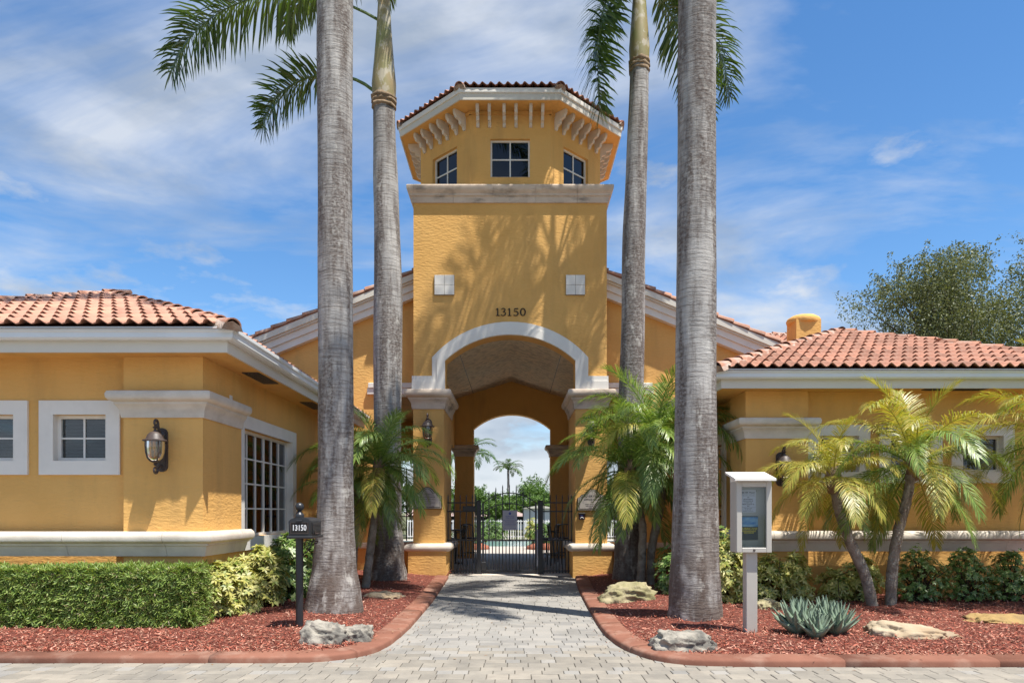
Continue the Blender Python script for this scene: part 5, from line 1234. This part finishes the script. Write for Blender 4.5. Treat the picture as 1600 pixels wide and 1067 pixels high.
# fallen leaves and stray chips on the paving and kerbs
C = []
while len(C) < 260:
    yy = random.uniform(6.2, 16.5); xx = random.uniform(-5.5, 5.5) if yy < 7.3 else random.uniform(-1.6, 1.35)
    d_ = min(dist_path(xx, yy, KLs), dist_path(xx, yy, KRs))
    if random.random() < (.9 if d_ < .18 else .10): C.append((xx, yy, .006 if not (inside((xx, yy), BEDL) or inside((xx, yy), BEDR)) else .085))
n_ = len(C); v, f = leaves(np.array(C), unit(n_)*np.array([1, 1, .12]), unit(n_)*.3+np.array([0, 0, 1]), rng.uniform(.02, .06, n_), rng.uniform(.008, .02, n_), .1)
obj('leaf_litter', np_mesh('leaf_litter', v, f), 'litter', drive, kind='stuff')
# ------------------------------------------------------------------ boulders
def boulder(px0, px1, py0, py1, Y, dep, m, lab, seed, dz=0, taper=0, hk=1):
    Y = 1.41*F/(py1-VY)+dep*.42; x0, x1 = PX(px0, Y), PX(px1, Y); h = max((PZ(py0, Y+dep*.1)-.07)*1.12, .12)*hk
    bm = bmesh.new(); bmesh.ops.create_icosphere(bm, subdivisions=5, radius=1)
    for v in bm.verts:
        p = v.co.normalized(); q = Vector([math.copysign(abs(c)**.72, c) for c in p]); o = Vector((seed*7.3, seed*1.7, 0))
        k = 1+.26*mnoise.noise(p*1.3+o)+.13*(1-2*abs(mnoise.noise(p*2.4+o)))+.10*mnoise.noise(p*5+o)+.07*abs(mnoise.noise(p*11+o))-.06+.03*mnoise.noise(p*24+o)-.08
        hx = 1-taper*max(-1, min(1, q.x))
        v.co = Vector((q.x*k*(x1-x0)/2, q.y*k*dep/2, q.z*k*h*hx-.02))
    me = bpy.data.meshes.new('boulder'); bm.to_mesh(me); bm.free()
    for p in me.polygons: p.use_smooth = True
    o = obj('boulder', me, m, None, T((x0+x1)/2, Y, .07+dz)); tag(o, lab, 'boulder', 'boulders in the beds')
boulder(470, 545, 964, 1004, 8.4, .45, 'boulder', 'grey white boulder at the foot of the mailbox', 1, taper=.15, hk=.86)
boulder(530, 583, 975, 1000, 8.5, .3, 'boulder', 'small pale rock touching the grey boulder by the mailbox', 9)
boulder(560, 630, 917, 936, 12.2, .8, 'bouldertan', 'flat pale stone between the two left royal palms', 2, -.08)
boulder(936, 1028, 908, 940, 11.6, .6, 'bouldermoss', 'mossy rounded boulder in front of the two green pygmy stems', 3, hk=.85)
boulder(1015, 1121, 975, 1014, 8.15, .45, 'boulder', 'oblong pale boulder beside the kerb, left of the notice case', 4, taper=.1, hk=.8)
boulder(1353, 1492, 958, 1000, 9.0, .55, 'bouldertan', 'long flat tan boulder right of the agaves', 5, -.0, taper=.3, hk=.62)
boulder(1500, 1640, 946, 976, 9.9, .7, 'boulderochre', 'low ochre streaked boulder at the right border', 6, -.02, hk=.6)
boulder(1178, 1224, 935, 955, 10.0, .4, 'bouldermoss', 'small grey rock behind the notice case post', 7)

# ------------------------------------------------------------------ patio tables and chairs inside the gateway
def chair():
    t = thing('patio_chair', (0, 0, 0), 'black iron bar chair', 'chair', 'iron bar chairs in the gateway')
    for x in (-.2, .2):
        part('leg', MB().tube([(x*1.1, -.2, 0), (x, -.17, .72)], .016, 6), 'metal', t); part('leg', MB().tube([(x*1.1, .22, 0), (x, .18, .72), (x*.98, .23, 1.12)], .016, 6), 'metal', t)
    part('seat', MB().bbox(-.23, -.21, .70, .23, .21, .745, .015), 'bronze', t)
    part('back_rail', MB().tube([(-.2, .23, 1.1), (-.1, .25, 1.14), (.1, .25, 1.14), (.2, .23, 1.1)], .016, 6), 'metal', t)
    for x in (-.12, -.04, .04, .12): part('back_slat', MB().tube([(x, .19, .74), (x, .24, 1.12)], .009, 5), 'metal', t)
    part('foot_rail', MB().tube([(-.21, -.19, .28), (.21, -.19, .28), (.21, .2, .28), (-.21, .2, .28), (-.21, -.19, .28)], .01, 5), 'metal', t)
    for x in (-.24, .24): part('arm', MB().tube([(x, -.17, .72), (x*1.05, -.16, .92), (x, .2, .95)], .012, 6), 'metal', t)
    return t
c0 = chair(); c0.matrix_basis = T(-1.62, 20.3, 0) @ Matrix.Rotation(R(-70), 4, 'Z'); c0['label'] = 'black iron bar chair nearest the gate on the left'
for (x, y, a, l) in ((-1.35, 21.7, 160, 'black iron bar chair at the left rear pier'), (-2.0, 21.3, 60, 'black iron bar chair left of the high table'), (1.2, 20.4, 100, 'black iron bar chair nearest the gate on the right'), (1.5, 21.8, 185, 'black iron bar chair at the right rear pier'), (1.05, 21.3, 250, 'black iron bar chair right of the middle, before the right pier')):
    copy_tree(c0, T(x, y, 0) @ Matrix.Rotation(R(a), 4, 'Z'), l)
tb = thing('patio_table', (-1.75, 21.1, 0), 'round black high table between the chairs on the left', 'table', 'high tables in the gateway')
part('table_top', MB().lathe([(.0, .96), (.36, .96), (.375, .975), (.36, .99), (0, .99)], (0, 0, 0), 20), 'bronze', tb); part('column', MB().tube([(0, 0, 0), (0, 0, .97)], .03, 8), 'metal', tb); part('base', MB().lathe([(.25, 0), (.24, .03), (.05, .06)], (0, 0, 0), 16), 'metal', tb)
copy_tree(tb, T(1.45, 21.1, 0), 'round black high table between the chairs on the right')

# ------------------------------------------------------------------ beyond the pool
wf = thing('picket_fence', (0, 40, 0), 'white picket fence across the far side of the pool', 'fence')
for z in (.15, 1.0): obj('rail', MB().box(-6, 39.98, z-.03, 6, 40.02, z+.03), 'fencewhite', wf)
pk = MB().box(-.022, -.02, .0, .022, .02, 1.08).mesh('picket')
pk.materials.append(M['fencewhite'])
for i in range(86): obj('picket', pk, None, wf, T(-5.95+i*.14, 39.95, 0))
hb = thing('pool_shed', (1.5, 46, 0), 'pale blue-grey shed behind the white picket fence', 'shed')
obj('shed_wall', MB().box(.6, 46, 0, 2.6, 48, 1.75), 'houseblue', hb); obj('shed_roof', MB().prism([(.45, 1.75), (2.75, 1.75), (1.6, 1.95)], xz, 45.8, 48.2), 'fascia', hb)
obj('shed_door', MB().bbox(1.1, 45.97, 0, 1.8, 46.0, 1.5, .01), 'houseblue', hb)
hr = thing('far_house', (-2.0, 62, 0), 'low pale house with pinkish roof beyond the picket fence', 'house')
obj('house_wall', MB().box(-9, 62, 0, 6.5, 70, 1.2), 'houseblue', hr); obj('house_roof', MB().prism([(61.5, 1.15), (66, 2.5), (70.5, 1.15)], lambda p, q, r: (r, p, q), -9.4, 6.9), 'houseroof', hr)
for x in (-6, -3.2, -.5): obj('window', MB().bbox(x, 61.95, .5, x+1.2, 62.02, 1.1, .01), 'tintglass', hr)
for x in (-1.9, 1.35):
    pb = obj('planter_mound', MB().lathe([(.9, -.05), (.85, .12), (.6, .22), (.0, .26)], (0, 0, 0), 16), 'potsoil', None, T(x, 29.5, 0), smooth='all'); tag(pb, 'orange mulch mound by the pool on the '+('left' if x < 0 else 'right')+' through the gate', 'mulch mound', 'mulch mounds by the pool')
    rosette_shrub((x, 29.6, .15), .75, .5, .75, 260, 'bush', 'leafy bush on the '+('left' if x < 0 else 'right')+' mulch mound by the pool', 'bushes by the pool', L=.14, Wd=.05, name='green_bush')
rosette_shrub((.9, 38.9, 0), .35, .3, .95, 120, 'varieg', 'yellow green bush before the white picket fence', None, L=.16, Wd=.05, name='yellow_bush')
rosette_shrub((-1.3, 39.2, 0), 1.0, .4, .9, 260, 'bush', 'long green bush before the white picket fence', None, L=.16, Wd=.05, name='green_bush')
def tree(name, c, rx, ry, rz_, zc_, n, L, Wd, m, label, group, clumps=26, trunk=True, seed=0, cr=.36, zlo=-.5):
    Rr = random.Random(seed); t = thing(name, (c[0], c[1], 0), label, 'tree', group); cl = []
    for i in range(clumps):
        while True:
            q = Vector((Rr.uniform(-1, 1), Rr.uniform(-1, 1), Rr.uniform(zlo, 1)))
            if .2 < q.length < 1: break
        q = q*(.75+.25*q.length); cl.append(Vector((c[0]+q.x*rx, c[1]+q.y*ry, zc_+q.z*rz_)))
    k = n//clumps; C = []
    for p in cl:
        s = cr*min(rx, rz_)*Rr.uniform(.6, 1.15)
        d = rng.normal(size=(k, 3)); d *= (s/np.linalg.norm(d, axis=1, keepdims=True))*rng.random((k, 1))**.38*np.array([1.15, 1.15, .75]); C.append(d+np.array(p))
        # ragged twigs past the clump
        tw = unit(5)*s*1.5
        for w in tw:
            u = rng.random((k//24+2, 1)); C.append(np.array(p)+w*(.55+.5*u)+rng.normal(size=(len(u), 3))*.06*s)
    C = np.concatenate(C); m_ = len(C); v, f = leaves(C, unit(m_)+np.array([0, 0, -.2]), unit(m_)+np.array([0, 0, .8]), rng.uniform(L*.7, L*1.2, m_), rng.uniform(Wd*.7, Wd*1.2, m_), .2)
    obj('crown', np_mesh('crown', v, f), m, t, kind='stuff')
    if trunk:
        tk = MB(); r = .05*rx; b0 = Vector((c[0], c[1], -.1)); top = Vector((c[0], c[1], zc_-.1*rz_)); tk.tube([b0, b0.lerp(top, .5)+Vector((.1, 0, 0)), top], [r*1.4, r, r*.55], 9)
        obj('trunk', tk, 'bark', t, smooth='all')
        lb = MB()
        for p in cl[::2]: s0 = b0.lerp(top, Rr.uniform(.5, .98)); md = s0.lerp(p, .5)+Vector((0, 0, .1*rz_)); lb.tube([s0, md, p], [r*.4, r*.22, r*.06], 5)
        obj('limbs', lb, 'bark', t, smooth='all')
tree('oak_tree', (16.4, 26, 0), 4.4, 3.5, 4.2, 6.7, 95000, .105, .05, 'oak', 'broad grey-green oak behind the right wing roof', None, clumps=100, seed=3, cr=.24, zlo=-.6)
tree('oak_tree', (13.2, 27.5, 0), 2.3, 2.2, 1.7, 6.6, 14000, .105, .05, 'oak', 'lower sparse oak branches left of the broad oak, above the hip roof', None, clumps=24, seed=8, cr=.24, zlo=-.6)
gt = 'trees beyond the picket fence'
for i, (px, Y, r_, zc_, lab) in enumerate(((762, 52, 1.6, 2.0, 'bushy green tree on the left seen through the gate arch'), (790, 56, 1.5, 1.7, 'low green tree in the middle seen through the gate arch'), (822, 54, 2.2, 2.4, 'tallest round green tree right of centre through the arch'), (850, 50, 1.7, 2.1, 'round green tree at the right side through the arch'), (725, 50, 2.0, 1.9, 'green tree glimpsed left of the rear arch pier'), (640, 48, 2.2, 2.2, 'tree seen through the barred opening left of the gate'), (960, 48, 2.2, 2.0, 'tree seen through the barred opening right of the gate'))):
    tree('green_tree', (PX(px, Y), Y, 0), r_*1.1, r_, r_*.75, zc_, 5200, .17, .085, 'bush', lab, gt, clumps=22, seed=20+i)
# distant slim palm and a hanging frond palm beside the rear arch
FM = [frond_mesh('far_palm_frond', 1.5, R(60), R(-40), 34, .42, .03, lift=(.1, .4), droop=.4, seed=50), frond_mesh('far_palm_frond', 1.45, R(25), R(-70), 34, .42, .03, lift=(.1, .4), droop=.5, seed=51)]
for (px, Y, zt, s_, lab, seed) in ((794, 58, 4.9, 1.0, 'slim far palm in the middle of the gate arch above the trees', 5), (731, 34, 4.05, 1.15, 'palm half hidden behind the left rear pier of the arch', 6)):
    t = thing('slim_palm', (PX(px, Y), Y, 0), lab, 'palm tree', 'slim palms past the courtyard'); Rr = random.Random(seed)
    part('trunk', MB().tube([(0, 0, -.1), (.03, 0, zt*.5), (0, 0, zt)], [.15, .11, .09], 8), 'trunk', t, 'all')
    for k in range(14): place_frond(t, FM[k % 2], Vector((0, 0, zt)), 137.5*k, Rr.uniform(-10, 10), Rr.uniform(-8, 20), s_)
